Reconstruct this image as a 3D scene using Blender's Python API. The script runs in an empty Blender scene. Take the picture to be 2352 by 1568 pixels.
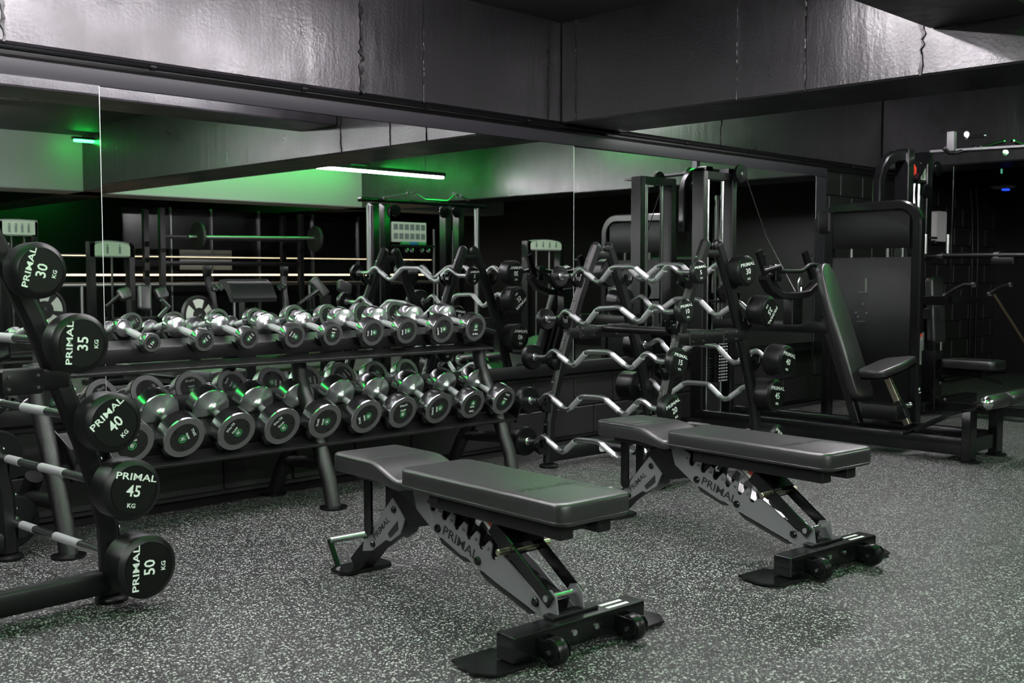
import bpy, math, random
from mathutils import Vector as V, Matrix as MX
R = math.radians
random.seed(7)
sc = bpy.context.scene
COL = sc.collection
# ---------------------------------------------------------------- camera, world, exposure
cam_d = bpy.data.cameras.new('camera'); cam_d.sensor_width = 36.0
cam_d.lens = 36.0 * 2490 / 2352
cam_d.dof.use_dof = True; cam_d.dof.focus_distance = 5.2; cam_d.dof.aperture_fstop = 4.5
cam_d.clip_start = 0.05; cam_d.clip_end = 100
cam = bpy.data.objects.new('camera', cam_d); COL.objects.link(cam)
cam.location = (0, 0, 1.2)
cam.rotation_euler = (R(90 - 3.55), 0, R(45.13 - 90))
sc.camera = cam
w = bpy.data.worlds.new('world'); sc.world = w; w.use_nodes = True
w.node_tree.nodes['Background'].inputs[0].default_value = (0.7, 0.8, 0.75, 1)
w.node_tree.nodes['Background'].inputs[1].default_value = 0.0
vs = sc.view_settings
vs.view_transform = 'Standard'; vs.look = 'None'; vs.gamma = 1; vs.use_curve_mapping = False
vs.exposure = 0.0
LAMP = 210.0      # white tube strength
GREEN = 34.0     # green strip strength
WARM = 2.2       # handrail light strip strength
cy = sc.cycles
cy.max_bounces = 8; cy.diffuse_bounces = 3; cy.glossy_bounces = 6
cy.use_denoising = True; cy.blur_glossy = 0.4; cy.sample_clamp_indirect = 6.0

# ---------------------------------------------------------------- materials
def mat(name, col, rough=0.5, metal=0.0, spec=0.5, emit=None, estr=0.0, bump=0.0, bscale=200.0, var=0.0, coat=0.0):
    m = bpy.data.materials.new(name); m.use_nodes = True
    nt = m.node_tree; b = nt.nodes['Principled BSDF']
    b.inputs['Base Color'].default_value = (*col, 1)
    b.inputs['Roughness'].default_value = rough
    b.inputs['Metallic'].default_value = metal
    b.inputs['Specular IOR Level'].default_value = spec
    b.inputs['Coat Weight'].default_value = coat
    if emit:
        b.inputs['Emission Color'].default_value = (*emit, 1)
        b.inputs['Emission Strength'].default_value = estr
    if bump or var:
        tc = nt.nodes.new('ShaderNodeTexCoord')
        nz = nt.nodes.new('ShaderNodeTexNoise'); nz.inputs['Scale'].default_value = bscale; nz.inputs['Detail'].default_value = 3
        nt.links.new(tc.outputs['Object'], nz.inputs['Vector'])
        if bump:
            bp = nt.nodes.new('ShaderNodeBump'); bp.inputs['Strength'].default_value = bump; bp.inputs['Distance'].default_value = 0.002
            nt.links.new(nz.outputs['Fac'], bp.inputs['Height']); nt.links.new(bp.outputs['Normal'], b.inputs['Normal'])
        if var:
            mp = nt.nodes.new('ShaderNodeMapRange')
            mp.inputs['To Min'].default_value = max(0.02, rough - var); mp.inputs['To Max'].default_value = rough + var
            nt.links.new(nz.outputs['Fac'], mp.inputs['Value']); nt.links.new(mp.outputs['Result'], b.inputs['Roughness'])
    return m
M = {}
M['black'] = mat('powder_coated_black_steel', (0.004, 0.004, 0.0045), 0.38, 0, 0.35, bump=0.12, bscale=900)
M['grain'] = mat('grained_black_steel', (0.006, 0.0055, 0.006), 0.3, 0, 0.6, bump=0.6, bscale=420)
M['gloss'] = mat('glossy_black_paint', (0.0035, 0.0035, 0.004), 0.22, 0, 0.5)
M['rubber'] = mat('black_urethane', (0.004, 0.004, 0.0045), 0.34, 0, 0.32, bump=0.05, bscale=500)
M['face'] = mat('black_urethane_face', (0.003, 0.0035, 0.003), 0.5, 0, 0.2)
M['plate'] = mat('black_rubber_plate', (0.006, 0.006, 0.006), 0.55)
M['white'] = mat('white_print', (0.80, 0.82, 0.80), 0.5)
M['grey'] = mat('grey_print', (0.25, 0.25, 0.25), 0.5)
M['chrome'] = mat('polished_chrome', (0.80, 0.80, 0.82), 0.17, 1.0)
M['satin'] = mat('satin_chrome', (0.62, 0.62, 0.64), 0.3, 1.0)
M['brush'] = mat('brushed_steel_ring', (0.32, 0.32, 0.32), 0.34, 1.0)
M['knurl'] = mat('knurled_steel', (0.60, 0.61, 0.62), 0.5, 0.8, bump=0.25, bscale=900)
M['silver'] = mat('silver_painted_plate', (0.20, 0.20, 0.21), 0.42, 0.35, bump=0.05, bscale=600)
M['vinyl'] = mat('black_vinyl_pad', (0.012, 0.0115, 0.0125), 0.36, 0, 1.0, bump=0.14, bscale=700)
M['seam'] = mat('black_vinyl_piping', (0.02, 0.019, 0.021), 0.33, 0, 0.5)
M['cut'] = mat('stencil_black', (0.006, 0.006, 0.006), 0.6)
M['red'] = mat('red_print', (0.55, 0.04, 0.02), 0.5)
M['yellow'] = mat('yellow_print', (0.55, 0.50, 0.03), 0.5)
M['gold'] = mat('zinc_plated_steel', (0.62, 0.55, 0.42), 0.3, 1.0)
M['lemb'] = mat('emblem_green', (0.02, 0.30, 0.08), 0.45)
M['ldark'] = mat('emblem_dark_green', (0.01, 0.06, 0.02), 0.5)
M['offwhite'] = mat('white_plastic', (0.75, 0.76, 0.72), 0.4)
M['paper'] = mat('printed_placard', (0.62, 0.66, 0.58), 0.6)
M['pgrey'] = mat('placard_print', (0.18, 0.2, 0.2), 0.6)
M['wood'] = mat('brown_lacquered_rod', (0.05, 0.028, 0.016), 0.4)
M['blue'] = mat('blue_indicator', (0.0, 0.02, 0.3), 0.4, emit=(0.02, 0.08, 1.0), estr=1.2)
M['cyan'] = mat('blue_plastic', (0.02, 0.16, 0.4), 0.4)
M['green_p'] = mat('green_plastic', (0.05, 0.35, 0.12), 0.4)
M['lamp'] = mat('lit_white_tube', (1, 1, 1), 0.5, emit=(1.0, 0.94, 0.99), estr=LAMP)
M['gled'] = mat('lit_green_strip', (0, 1, 0), 0.5, emit=(0.02, 1.0, 0.10), estr=GREEN)
M['warm'] = mat('lit_warm_strip', (1, 1, 1), 0.5, emit=(1.0, 0.80, 0.48), estr=WARM)
M['mirror'] = mat('mirror_glass', (0.86, 0.88, 0.87), 0.0, 1.0)
M['edge'] = mat('bright_glass_edge', (0.85, 0.88, 0.88), 0.25, 0.6)
M['board'] = mat('dark_painted_board', (0.018, 0.017, 0.021), 0.5, 0, 0.5, bump=0.05, bscale=120)
M['trim'] = mat('black_painted_trim', (0.005, 0.005, 0.0055), 0.4)

def concrete(hi=(0.026, 0.0235, 0.028, 1), name='black_painted_concrete'):
    m = bpy.data.materials.new(name); m.use_nodes = True
    nt = m.node_tree; L = nt.links.new; b = nt.nodes['Principled BSDF']
    g = nt.nodes.new('ShaderNodeNewGeometry')
    def noise(scale, detail, stretch=None):
        n = nt.nodes.new('ShaderNodeTexNoise'); n.inputs['Scale'].default_value = scale; n.inputs['Detail'].default_value = detail
        if stretch:
            mp = nt.nodes.new('ShaderNodeMapping'); mp.inputs['Scale'].default_value = stretch
            L(g.outputs['Position'], mp.inputs['Vector']); L(mp.outputs['Vector'], n.inputs['Vector'])
        else: L(g.outputs['Position'], n.inputs['Vector'])
        return n
    def ramp(src, lo, hi, c0, c1):
        r = nt.nodes.new('ShaderNodeMapRange'); r.inputs['From Min'].default_value = lo; r.inputs['From Max'].default_value = hi
        r.inputs['To Min'].default_value = c0; r.inputs['To Max'].default_value = c1; L(src, r.inputs['Value']); return r.outputs['Result']
    blot = noise(3.2, 6); runs = noise(2.2, 5, (5.0, 5.0, 0.7)); fine = noise(55, 4); pits = noise(11, 2)
    mul = nt.nodes.new('ShaderNodeMath'); mul.operation = 'MULTIPLY'
    L(ramp(blot.outputs['Fac'], 0.40, 0.52, 0.55, 1.0), mul.inputs[0]); L(ramp(runs.outputs['Fac'], 0.35, 0.45, 0.6, 1.0), mul.inputs[1])
    mul2 = nt.nodes.new('ShaderNodeMath'); mul2.operation = 'MULTIPLY'
    L(mul.outputs[0], mul2.inputs[0]); L(ramp(pits.outputs['Fac'], 0.30, 0.36, 0.35, 1.0), mul2.inputs[1])
    mx = nt.nodes.new('ShaderNodeMix'); mx.data_type = 'RGBA'
    mx.inputs['A'].default_value = (0.003, 0.003, 0.0035, 1); mx.inputs['B'].default_value = hi
    L(mul2.outputs[0], mx.inputs['Factor']); L(mx.outputs['Result'], b.inputs['Base Color'])
    L(ramp(blot.outputs['Fac'], 0.3, 0.7, 0.40, 0.27), b.inputs['Roughness'])
    b.inputs['Specular IOR Level'].default_value = 0.8
    ad = nt.nodes.new('ShaderNodeMath'); ad.operation = 'ADD'
    sc1 = nt.nodes.new('ShaderNodeMath'); sc1.operation = 'MULTIPLY'; sc1.inputs[1].default_value = 0.35
    L(fine.outputs['Fac'], sc1.inputs[0]); L(sc1.outputs[0], ad.inputs[0]); L(runs.outputs['Fac'], ad.inputs[1])
    bp = nt.nodes.new('ShaderNodeBump'); bp.inputs['Strength'].default_value = 0.2; bp.inputs['Distance'].default_value = 0.02
    L(ad.outputs[0], bp.inputs['Height']); L(bp.outputs['Normal'], b.inputs['Normal'])
    return m
M['conc'] = concrete(); M['dark'] = concrete((0.007, 0.0065, 0.0075, 1), 'satin_black_painted_concrete')
M['pale'] = mat('pale_concrete', (0.30, 0.31, 0.30), 0.42, 0, 0.5, bump=0.3, bscale=18)  # lighter tone than the other beams, used on the far one
M['ceil'] = mat('black_ceiling_paint', (0.02, 0.02, 0.021), 0.6, bump=0.2, bscale=30)
M['block'] = mat('black_painted_block', (0.010, 0.010, 0.010), 0.5, 0, 0.5, bump=0.5, bscale=130)
M['mortar'] = mat('black_painted_joint', (0.005, 0.005, 0.005), 0.6)

def floor_mat():
    m = bpy.data.materials.new('speckled_rubber'); m.use_nodes = True
    nt = m.node_tree; L = nt.links.new; b = nt.nodes['Principled BSDF']
    g = nt.nodes.new('ShaderNodeNewGeometry')
    def flecks(scale, keep, size):
        v = nt.nodes.new('ShaderNodeTexVoronoi'); v.inputs['Scale'].default_value = scale
        L(g.outputs['Position'], v.inputs['Vector'])
        sep = nt.nodes.new('ShaderNodeSeparateColor'); L(v.outputs['Color'], sep.inputs['Color'])
        a = nt.nodes.new('ShaderNodeMath'); a.operation = 'LESS_THAN'; a.inputs[1].default_value = keep; L(sep.outputs[0], a.inputs[0])
        sz = nt.nodes.new('ShaderNodeMath'); sz.operation = 'MULTIPLY'; sz.inputs[1].default_value = size; L(sep.outputs[1], sz.inputs[0])
        d = nt.nodes.new('ShaderNodeMath'); d.operation = 'LESS_THAN'; L(v.outputs['Distance'], d.inputs[0]); L(sz.outputs[0], d.inputs[1])
        mu = nt.nodes.new('ShaderNodeMath'); mu.operation = 'MULTIPLY'; L(a.outputs[0], mu.inputs[0]); L(d.outputs[0], mu.inputs[1])
        return mu.outputs[0], sep.outputs[2]
    f1, r1 = flecks(125, 0.45, 0.60); f2, r2 = flecks(260, 0.30, 0.6)
    mx = nt.nodes.new('ShaderNodeMath'); mx.operation = 'MAXIMUM'; L(f1, mx.inputs[0]); L(f2, mx.inputs[1])
    nz = nt.nodes.new('ShaderNodeTexNoise'); nz.inputs['Scale'].default_value = 400; nz.inputs['Detail'].default_value = 2; L(g.outputs['Position'], nz.inputs['Vector'])
    big = nt.nodes.new('ShaderNodeTexNoise'); big.inputs['Scale'].default_value = 1.7; big.inputs['Detail'].default_value = 4; L(g.outputs['Position'], big.inputs['Vector'])
    c = nt.nodes.new('ShaderNodeMix'); c.data_type = 'RGBA'
    c.inputs['A'].default_value = (0.011, 0.011, 0.0115, 1); c.inputs['B'].default_value = (0.40, 0.41, 0.39, 1)
    L(mx.outputs[0], c.inputs['Factor']); L(c.outputs['Result'], b.inputs['Base Color'])
    rr = nt.nodes.new('ShaderNodeMapRange'); rr.inputs['To Min'].default_value = 0.45; rr.inputs['To Max'].default_value = 0.62
    L(big.outputs['Fac'], rr.inputs['Value']); L(rr.outputs['Result'], b.inputs['Roughness'])
    bp = nt.nodes.new('ShaderNodeBump'); bp.inputs['Strength'].default_value = 0.4; bp.inputs['Distance'].default_value = 0.001
    L(nz.outputs['Fac'], bp.inputs['Height']); L(bp.outputs['Normal'], b.inputs['Normal'])
    b.inputs['Specular IOR Level'].default_value = 0.45
    return m
M['floor'] = floor_mat()

# ---------------------------------------------------------------- mesh helpers
class MB:
    def __init__(s): s.v = []; s.f = []
    def add(s, vs, fs):
        n = len(s.v); s.v += [tuple(p) for p in vs]; s.f += [tuple(i + n for i in f) for f in fs]; return s
    def loft(s, rings, cap0=True, cap1=True, closed=False):
        k = len(rings[0]); vs = [p for r in rings for p in r]; fs = []
        m = len(rings)
        for i in range(m if closed else m - 1):
            a, b = i * k, ((i + 1) % m) * k
            for j in range(k):
                j2 = (j + 1) % k; fs.append((a + j, a + j2, b + j2, b + j))
        if not closed:
            if cap0: fs.append(tuple(range(k - 1, -1, -1)))
            if cap1: fs.append(tuple((m - 1) * k + j for j in range(k)))
        return s.add(vs, fs)
    def box(s, x0, x1, y0, y1, z0, z1, mx=None, ch=0.0):
        c = min(ch, (x1 - x0) * .45, (y1 - y0) * .45, (z1 - z0) * .45)
        if c <= 0:
            vs = [V((x, y, z)) for x in (x0, x1) for y in (y0, y1) for z in (z0, z1)]
            fs = [(0, 1, 3, 2), (4, 6, 7, 5), (0, 4, 5, 1), (2, 3, 7, 6), (0, 2, 6, 4), (1, 5, 7, 3)]
            if mx: vs = [mx @ p for p in vs]
            return s.add(vs, fs)
        def rect(i, z): return [V((x, y, z)) for x, y in ((x0 + i + c, y0 + i), (x1 - i - c, y0 + i), (x1 - i, y0 + i + c), (x1 - i, y1 - i - c), (x1 - i - c, y1 - i), (x0 + i + c, y1 - i), (x0 + i, y1 - i - c), (x0 + i, y0 + i + c))]
        rings = [rect(c * .7, z0), rect(0, z0 + c), rect(0, z1 - c), rect(c * .7, z1)]
        if mx: rings = [[mx @ p for p in r] for r in rings]
        return s.loft(rings)
    def bar(s, p0, p1, w, h, up=(0, 0, 1), ch=0.004):
        """rectangular tube p0->p1; w across (side), h along up"""
        p0, p1 = V(p0), V(p1); d = (p1 - p0).normalized(); u = V(up); u = u - d * u.dot(d)
        if u.length < 1e-4: u = V((0, 1, 0)) - d * d.y
        u.normalize(); r = d.cross(u); a, b = w / 2, h / 2
        prof = [(-a + ch, -b), (a - ch, -b), (a, -b + ch), (a, b - ch), (a - ch, b), (-a + ch, b), (-a, b - ch), (-a, -b + ch)]
        return s.loft([[p + r * x + u * y for x, y in prof] for p in (p0, p1)])
    def path(s, pts, w, h, up=(0, 0, 1), ch=0.004, n=None):
        """swept rounded rectangle (or a round tube when n is given with w = radius)"""
        pts = [V(p) for p in pts]; rings = []; u = None
        for i, p in enumerate(pts):
            d = ((pts[min(i + 1, len(pts) - 1)] - p).normalized() + (p - pts[max(i - 1, 0)]).normalized())
            d = d.normalized() if d.length > 1e-6 else V((0, 0, 1))
            base = V(up) if (u is None or n is None) else u
            u = base - d * base.dot(d)
            if u.length < 1e-3: u = V((1, 0, 0)) - d * d.x
            if u.length < 1e-3: u = V((0, 1, 0)) - d * d.y
            u.normalize(); r = d.cross(u)
            if n: prof = [(w * math.cos(2 * math.pi * k / n), w * math.sin(2 * math.pi * k / n)) for k in range(n)]
            else:
                a, b = w / 2, h / 2
                prof = [(-a + ch, -b), (a - ch, -b), (a, -b + ch), (a, b - ch), (a - ch, b), (-a + ch, b), (-a, b - ch), (-a, -b + ch)]
            rings.append([p + r * x + u * y for x, y in prof])
        return s.loft(rings)
    def tube(s, pts, r, n=12): return s.path(pts, r, r, n=n)
    def lathe(s, prof, o=(0, 0, 0), d=(0, 0, 1), n=24, cap=True):
        o, d = V(o), V(d).normalized(); u = d.orthogonal().normalized(); w_ = d.cross(u)
        rings = [[o + d * t + (u * math.cos(2 * math.pi * k / n) + w_ * math.sin(2 * math.pi * k / n)) * max(r, 1e-4) for k in range(n)] for r, t in prof]
        return s.loft(rings, cap, cap)
    def cyl(s, p0, p1, r, n=16, ch=0.0):
        p0, p1 = V(p0), V(p1); L_ = (p1 - p0).length
        pr = [(r, 0), (r, L_)] if ch <= 0 else [(r - ch, 0), (r, ch), (r, L_ - ch), (r - ch, L_)]
        return s.lathe(pr, p0, p1 - p0, n)
    def prism(s, poly, o, u, v, t):
        """poly in (u,v) plane extruded by t along u x v, centred"""
        o, u, v = V(o), V(u), V(v); nrm = u.cross(v).normalized()
        return s.loft([[o + u * a + v * b + nrm * k for a, b in poly] for k in (-t / 2, t / 2)])
    def build(s, name, m, parent=None, smooth=35, label=None):
        me = bpy.data.meshes.new(name); me.from_pydata(s.v, [], s.f); me.update()
        if smooth:
            me.polygons.foreach_set('use_smooth', [True] * len(me.polygons)); me.set_sharp_from_angle(angle=R(smooth))
        me.materials.append(M[m] if isinstance(m, str) else m)
        o = link(name, me, parent, label)
        if name in ('bolt_heads', 'screw_heads', 'post_holes', 'coil_spring', 'adjuster_scale', 'shroud_fittings', 'hanging_grips', 'placard_figures', 'chart_cells', 'pin_hole_ring', 'emblem_figure'): o['kind'] = 'stuff'
        return o
def link(name, me, parent=None, label=None, mx=None):
    o = bpy.data.objects.new(name, me); COL.objects.link(o)
    if parent: o.parent = parent
    if label: o['label'] = label
    if mx is not None: o.matrix_local = mx
    return o
def thing(name, label, cat, loc=(0, 0, 0), rz=0.0, group=None):
    o = bpy.data.objects.new(name, None); COL.objects.link(o); o.empty_display_size = 0.1
    o.location = loc; o.rotation_euler = (0, 0, rz); o['label'] = label; o['category'] = cat
    if group: o['group'] = group
    return o
def tag(o, label, cat, group=None):
    o['label'] = label; o['category'] = cat
    if group: o['group'] = group
    return o
def struct(o): o['kind'] = 'structure'; return o
def kids(o): return [c for c in bpy.data.objects if c.parent == o]
def copy_tree(o, parent=None, table=None):
    if table is None:
        table = {}
        for c in bpy.data.objects:
            if c.parent: table.setdefault(c.parent.name, []).append(c)
    c = o.copy(); COL.objects.link(c)
    if parent: c.parent = parent
    for ch in table.get(o.name, []): copy_tree(ch, c, table)
    return c
_txt = {}
def text_mesh(s, size, m, bold=0.0, xs=1.0, key=''):
    k = (s, round(size, 4), m, bold, xs)
    if k in _txt: return _txt[k]
    cu = bpy.data.curves.new('t', 'FONT'); cu.body = s; cu.size = size; cu.align_x = 'CENTER'; cu.align_y = 'CENTER'
    cu.offset = bold * size; cu.extrude = 0.0004; cu.resolution_u = 2
    ob = bpy.data.objects.new('t', cu); COL.objects.link(ob)
    dg = bpy.context.evaluated_depsgraph_get(); me = bpy.data.meshes.new_from_object(ob.evaluated_get(dg))
    bpy.data.objects.remove(ob); bpy.data.curves.remove(cu)
    for v_ in me.vertices: v_.co.x *= xs
    me.materials.clear(); me.materials.append(M[m]); me.name = 'lettering'
    _txt[k] = me; return me
def frame(o, x, y):
    """matrix whose local x,y axes lie along x,y at origin o (text plane)"""
    x, y = V(x).normalized(), V(y).normalized(); z = x.cross(y)
    m = MX.Identity(4)
    for i, a in enumerate((x, y, z)):
        for j in range(3): m[j][i] = a[j]
    m.translation = V(o); return m
def lettering(s, size, m, mx, parent, bold=0.0, xs=1.0, name='lettering'):
    return link(name, text_mesh(s, size, m, bold, xs), parent, None, mx)
def rrect(w, h, r, n=5, cx=0, cy_=0):
    pts = []
    for sx, sy, a0 in ((1, 1, 0), (-1, 1, 90), (-1, -1, 180), (1, -1, 270)):
        for k in range(n + 1):
            a = R(a0 + 90 * k / n); pts.append((cx + sx * (w / 2 - r) + r * math.cos(a), cy_ + sy * (h / 2 - r) + r * math.sin(a)))
    return pts
def inset(poly, d):
    n = len(poly); out = []
    for i in range(n):
        p, a, b = V((*poly[i], 0)), V((*poly[i - 1], 0)), V((*poly[(i + 1) % n], 0))
        t = ((p - a).normalized() + (b - p).normalized()); t = t.normalized() if t.length > 1e-6 else V((1, 0, 0))
        nrm = V((-t.y, t.x, 0)); out.append((p.x + nrm.x * d, p.y + nrm.y * d))
    return out
def pad(mb, poly, th, o=(0, 0, 0), u=(1, 0, 0), v=(0, 1, 0), rnd=0.012, zf=None):
    """soft upholstered pad: ccw outline in (u,v), thickness along u x v from 0 to th; zf(a,b) shifts the top"""
    o, u, v = V(o), V(u).normalized(), V(v).normalized(); n = u.cross(v)
    lay = [(rnd * .8, 0), (0, rnd * .8), (0, th - rnd), (rnd * .3, th - rnd * .3), (rnd, th), (rnd * 2.2, th + .002)]
    rings = []
    for i, z in lay:
        rings.append([o + u * a + v * b + n * (z + (zf(a, b) * (z / th) if zf else 0)) for a, b in inset(poly, i)])
    return mb.loft(rings)
# ---------------------------------------------------------------- structure
MY = 5.2          # mirror plane
fl = struct(MB().box(-4.2, 13.6, -9.2, 5.4, -0.2, -0.012).build('floor', 'mortar'))
tile_me = None
TW, TH = 1.41, 0.705
for i in range(13):
    for j in range(20):
        x0 = -4.2 + i * TW; y0 = 2.955 - 17 * TH + j * TH
        if tile_me is None:
            o = MB().box(0.0006, TW - 0.0006, 0.0006, TH - 0.0006, -0.012, 0.0, ch=0.0012).build('tile', 'floor', fl, 0)
            tile_me = o.data
        else: o = link('tile', tile_me, fl)
        if y0 + TH > 5.45: bpy.data.objects.remove(o); continue
        o.location = (x0, y0, 0)
struct(MB().box(-4.2, 13.6, -9.2, 6.0, 2.95, 3.1).build('ceiling', 'ceil'))
wb = struct(MB().box(-4.2, 13.6, 5.275, 5.6, 0, 2.255).build('wall_back', 'mortar'))
bl = None
def block(x, z, wid=0.44):
    global bl
    if bl is None:
        o = MB().box(0.004, 0.436, -0.016, 0.01, 0.004, 0.211, ch=0.006).build('block', 'block', wb, 0); bl = o.data
    else: o = link('block', bl, wb)
    o.location = (x, 5.275, z); return o
for r_ in range(2):
    for c in range(27): block(-2.7 + c * 0.44 - (0.22 if r_ % 2 else 0), 0.02 + r_ * 0.215)
for r_ in range(10):
    for c in range(10): block(9.30 + c * 0.44 - (0.22 if r_ % 2 else 0) + 0.22, 0.02 + r_ * 0.215)
struct(MB().box(13.6, 13.9, -9.2, 5.6, 0, 2.95).build('wall_right', 'trim'))
struct(MB().box(-4.5, -4.2, -9.2, 5.6, 0, 2.95).build('wall_left', 'ceil'))
struct(MB().box(-4.2, 13.6, -9.5, -9.2, 0, 2.95).build('wall_front', 'ceil'))
struct(MB().box(-4.2, 9.36, 5.2, 5.275, 0.488, 0.573, ch=0.004).build('trim_1', 'trim'))          # ledge under the mirrors
struct(MB().box(-4.2, 9.36, 5.193, 5.275, 2.112, 2.192, ch=0.002).build('trim_2', 'board'))       # header over the mirrors
struct(MB().box(9.12, 9.36, 5.2, 5.275, 0.573, 2.112, ch=0.003).build('trim_3', 'board'))         # right frame of the mirrors
struct(MB().box(-4.2, 13.6, 5.25, 5.275, 2.192, 2.255).build('trim_4', 'mortar'))
pp = MB().tube([(-4.2, 5.188, 2.236), (13.55, 5.188, 2.236)], 0.0125, 10)
for x in [-1 + .9 * k for k in range(16)]: pp.cyl((x, 5.188, 2.236), (x + .03, 5.188, 2.236), 0.0165, 10)
struct(pp.build('trim_5', 'gloss'))                                                           # conduit along the beam foot

def beam(name, x0, x1, y0, y1, z0):
    """painted concrete beam, a little rough along its lower arrises"""
    return struct(MB().box(x0, x1, y0, y1, z0, 2.96, ch=0.012).build(name, 'conc', None, 0))
def crack(par, p, du, h, wd=0.02, seed=1):
    """irregular filled formwork joint running down a beam face; du = horizontal direction along the face, n = outward"""
    rnd = random.Random(seed); mb = MB(); p = V(p); du = V(du).normalized(); n = V((0, 0, 1)).cross(du) * -1
    k = 26; L_, R_ = [], []
    for i in range(k + 1):
        z = h * i / k; a = wd * (0.25 + rnd.random()); s = (rnd.random() - .5) * wd * .8
        L_.append(p + du * (s - a / 2) + V((0, 0, z))); R_.append(p + du * (s + a / 2) + V((0, 0, z)))
    for i in range(k):
        q = [L_[i], R_[i], R_[i + 1], L_[i + 1]]
        mb.loft([[v_ + n * -0.004 for v_ in q], [v_ + n * (0.004 + .004 * rnd.random()) for v_ in q]])
    return mb.build('formwork_joint', 'trim', par, 0)
b1 = beam('ceiling_beam', -4.2, 3.93, 5.2, 5.9, 2.256)
b1r = beam('ceiling_beam', 3.93, 13.6, 5.2, 5.9, 2.256); b1r.data.materials[0] = M['dark']
b2 = beam('ceiling_beam', 5.66, 6.31, -9.2, 5.2, 2.25)
b2.data.materials[0] = M['dark']
b3 = beam('ceiling_beam', -4.2, 5.66, 2.0, 2.56, 2.49)
b4 = beam('ceiling_beam', 10.45, 11.1, -9.2, 5.2, 2.25)
b5 = beam('ceiling_beam', -4.2, 13.6, -4.1, -3.45, 2.25); b5.data.materials[0] = M['pale']
# formwork joints (positions along the faces)
for x, wd, sd in ((3.93, .030, 1), (4.40, .010, 2), (5.53, .010, 3), (7.62, .022, 4), (1.9, .02, 9)): crack(b1, (x, 5.198, 2.26), (1, 0, 0), .69, wd, sd)
for y, wd, sd in ((5.06, .008, 5), (3.29, .008, 6), (2.60, .024, 7), (3.75, .006, 11)): crack(b2, (5.658, y, 2.255), (0, -1, 0), .69, wd, sd)

# mirrors: three panels on the back wall
def mirror(x0, x1, label, tilt=0.0, yaw=0.0):
    t = thing('wall_mirror', label, 'mirror', ((x0 + x1) / 2, MY, 0.573), yaw)
    t.rotation_euler = (tilt, 0, yaw); hw = (x1 - x0) / 2
    MB().box(-hw + .003, hw - .003, 0.0, 0.006, 0.0, 1.537).build('glass', 'mirror', t, 0)
    MB().box(-hw + .003, hw - .003, 0.0065, 0.012, 0.0, 1.537).build('backing', 'trim', t, 0)
    MB().box(hw - .0035, hw - .0005, -0.001, 0.006, 0.0, 1.535).build('polished_edge', 'edge', t, 0, 'bright polished glass edge')
    return t
mirror(-1.15, 2.333, 'mirror panel at the left, behind the left barbell rack', 0.0, R(-0.9))
mirror(2.333, 5.80, 'wide mirror panel behind the chrome dumbbell rack')
mirror(5.80, 9.118, 'right-hand mirror panel behind the cable towers', 0.0, R(-1.0))

# lamps
def lamp(x0, x1, y, z, label, tube='lamp', h=0.05, axis=0, grp=None, name='linear_lamp'):
    L_ = x1 - x0
    t = thing(name, label, 'lamp', ((x0 + x1) / 2 if axis == 0 else y, y if axis == 0 else (x0 + x1) / 2, z), 0 if axis == 0 else R(90), grp)
    MB().box(-L_ / 2, L_ / 2, -.035, .035, 0, h, ch=.004).build('housing', 'trim', t, 0)
    m = MB().box(-L_ / 2 + .02, L_ / 2 - .02, -.028, .028, -.03, -.001, ch=.01); m.build('tube', tube, t, 0)
    if z + h < 2.94:
        for s in (-.4, .4): MB().cyl((s * L_, 0, h), (s * L_, 0, 2.95 - z), .004, 8).build('hanger', 'trim', t)
    return t
W = 'white linear lamp '
lamp(2.55, 4.95, 3.2, 2.86, W + 'on the ceiling over the benches, right-hand one of the row above the frame')
lamp(0.05, 2.45, 4.05, 2.86, W + 'on the ceiling over the left barbell rack, middle one of the row above the frame')
lamp(-2.45, -0.05, 4.05, 2.86, W + 'on the ceiling left of the left barbell rack, leftmost of the row')
lamp(1.5, 3.9, -1.3, 2.70, W + 'on the ceiling behind the viewer, right-hand one')
lamp(-1.2, 1.2, -1.3, 2.70, W + 'added behind the viewer for more frontal light, left-hand one')  # extra unseen lamp, added to strengthen the light from the viewer's side
lamp(-1.2, 1.2, -3.0, 2.70, W + 'added far behind the viewer as extra frontal light, next to the pale beam')  # second row, also added: brightens the faces turned towards the viewer
lamp(6.5, 9.8, -0.75, 2.52, 'long bright linear lamp seen in the mirror above the cable tower')
lamp(6.6, 8.6, 3.7, 2.86, W + 'on the ceiling beyond the cross beam')
lamp(0.3, 5.5, 1.5, 2.86, 'green light strip along the cross beam above the near bench', 'gled', 0.03, name='light_strip')
lamp(-0.6, 1.6, 2.95, 2.9, 'green light strip on the ceiling over the left barbell rack', 'gled', 0.03, name='light_strip')
lamp(-1.5, 3.5, -2.4, 2.86, 'green light strip in front of the pale beam behind the viewer', 'gled', 0.03, name='light_strip')
lamp(5.4, 10.3, -3.1, 2.86, 'green light strip washing the far pale beam', 'gled', 0.03, name='light_strip')
lamp(5.5, 7.6, -8.8, 2.86, 'green light strip beyond the far pale beam', 'gled', 0.03, name='light_strip')
lamp(0.7, 3.2, 9.72, 2.86, 'green light strip beside the far cross beam', 'gled', 0.03, 1, name='light_strip')
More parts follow.
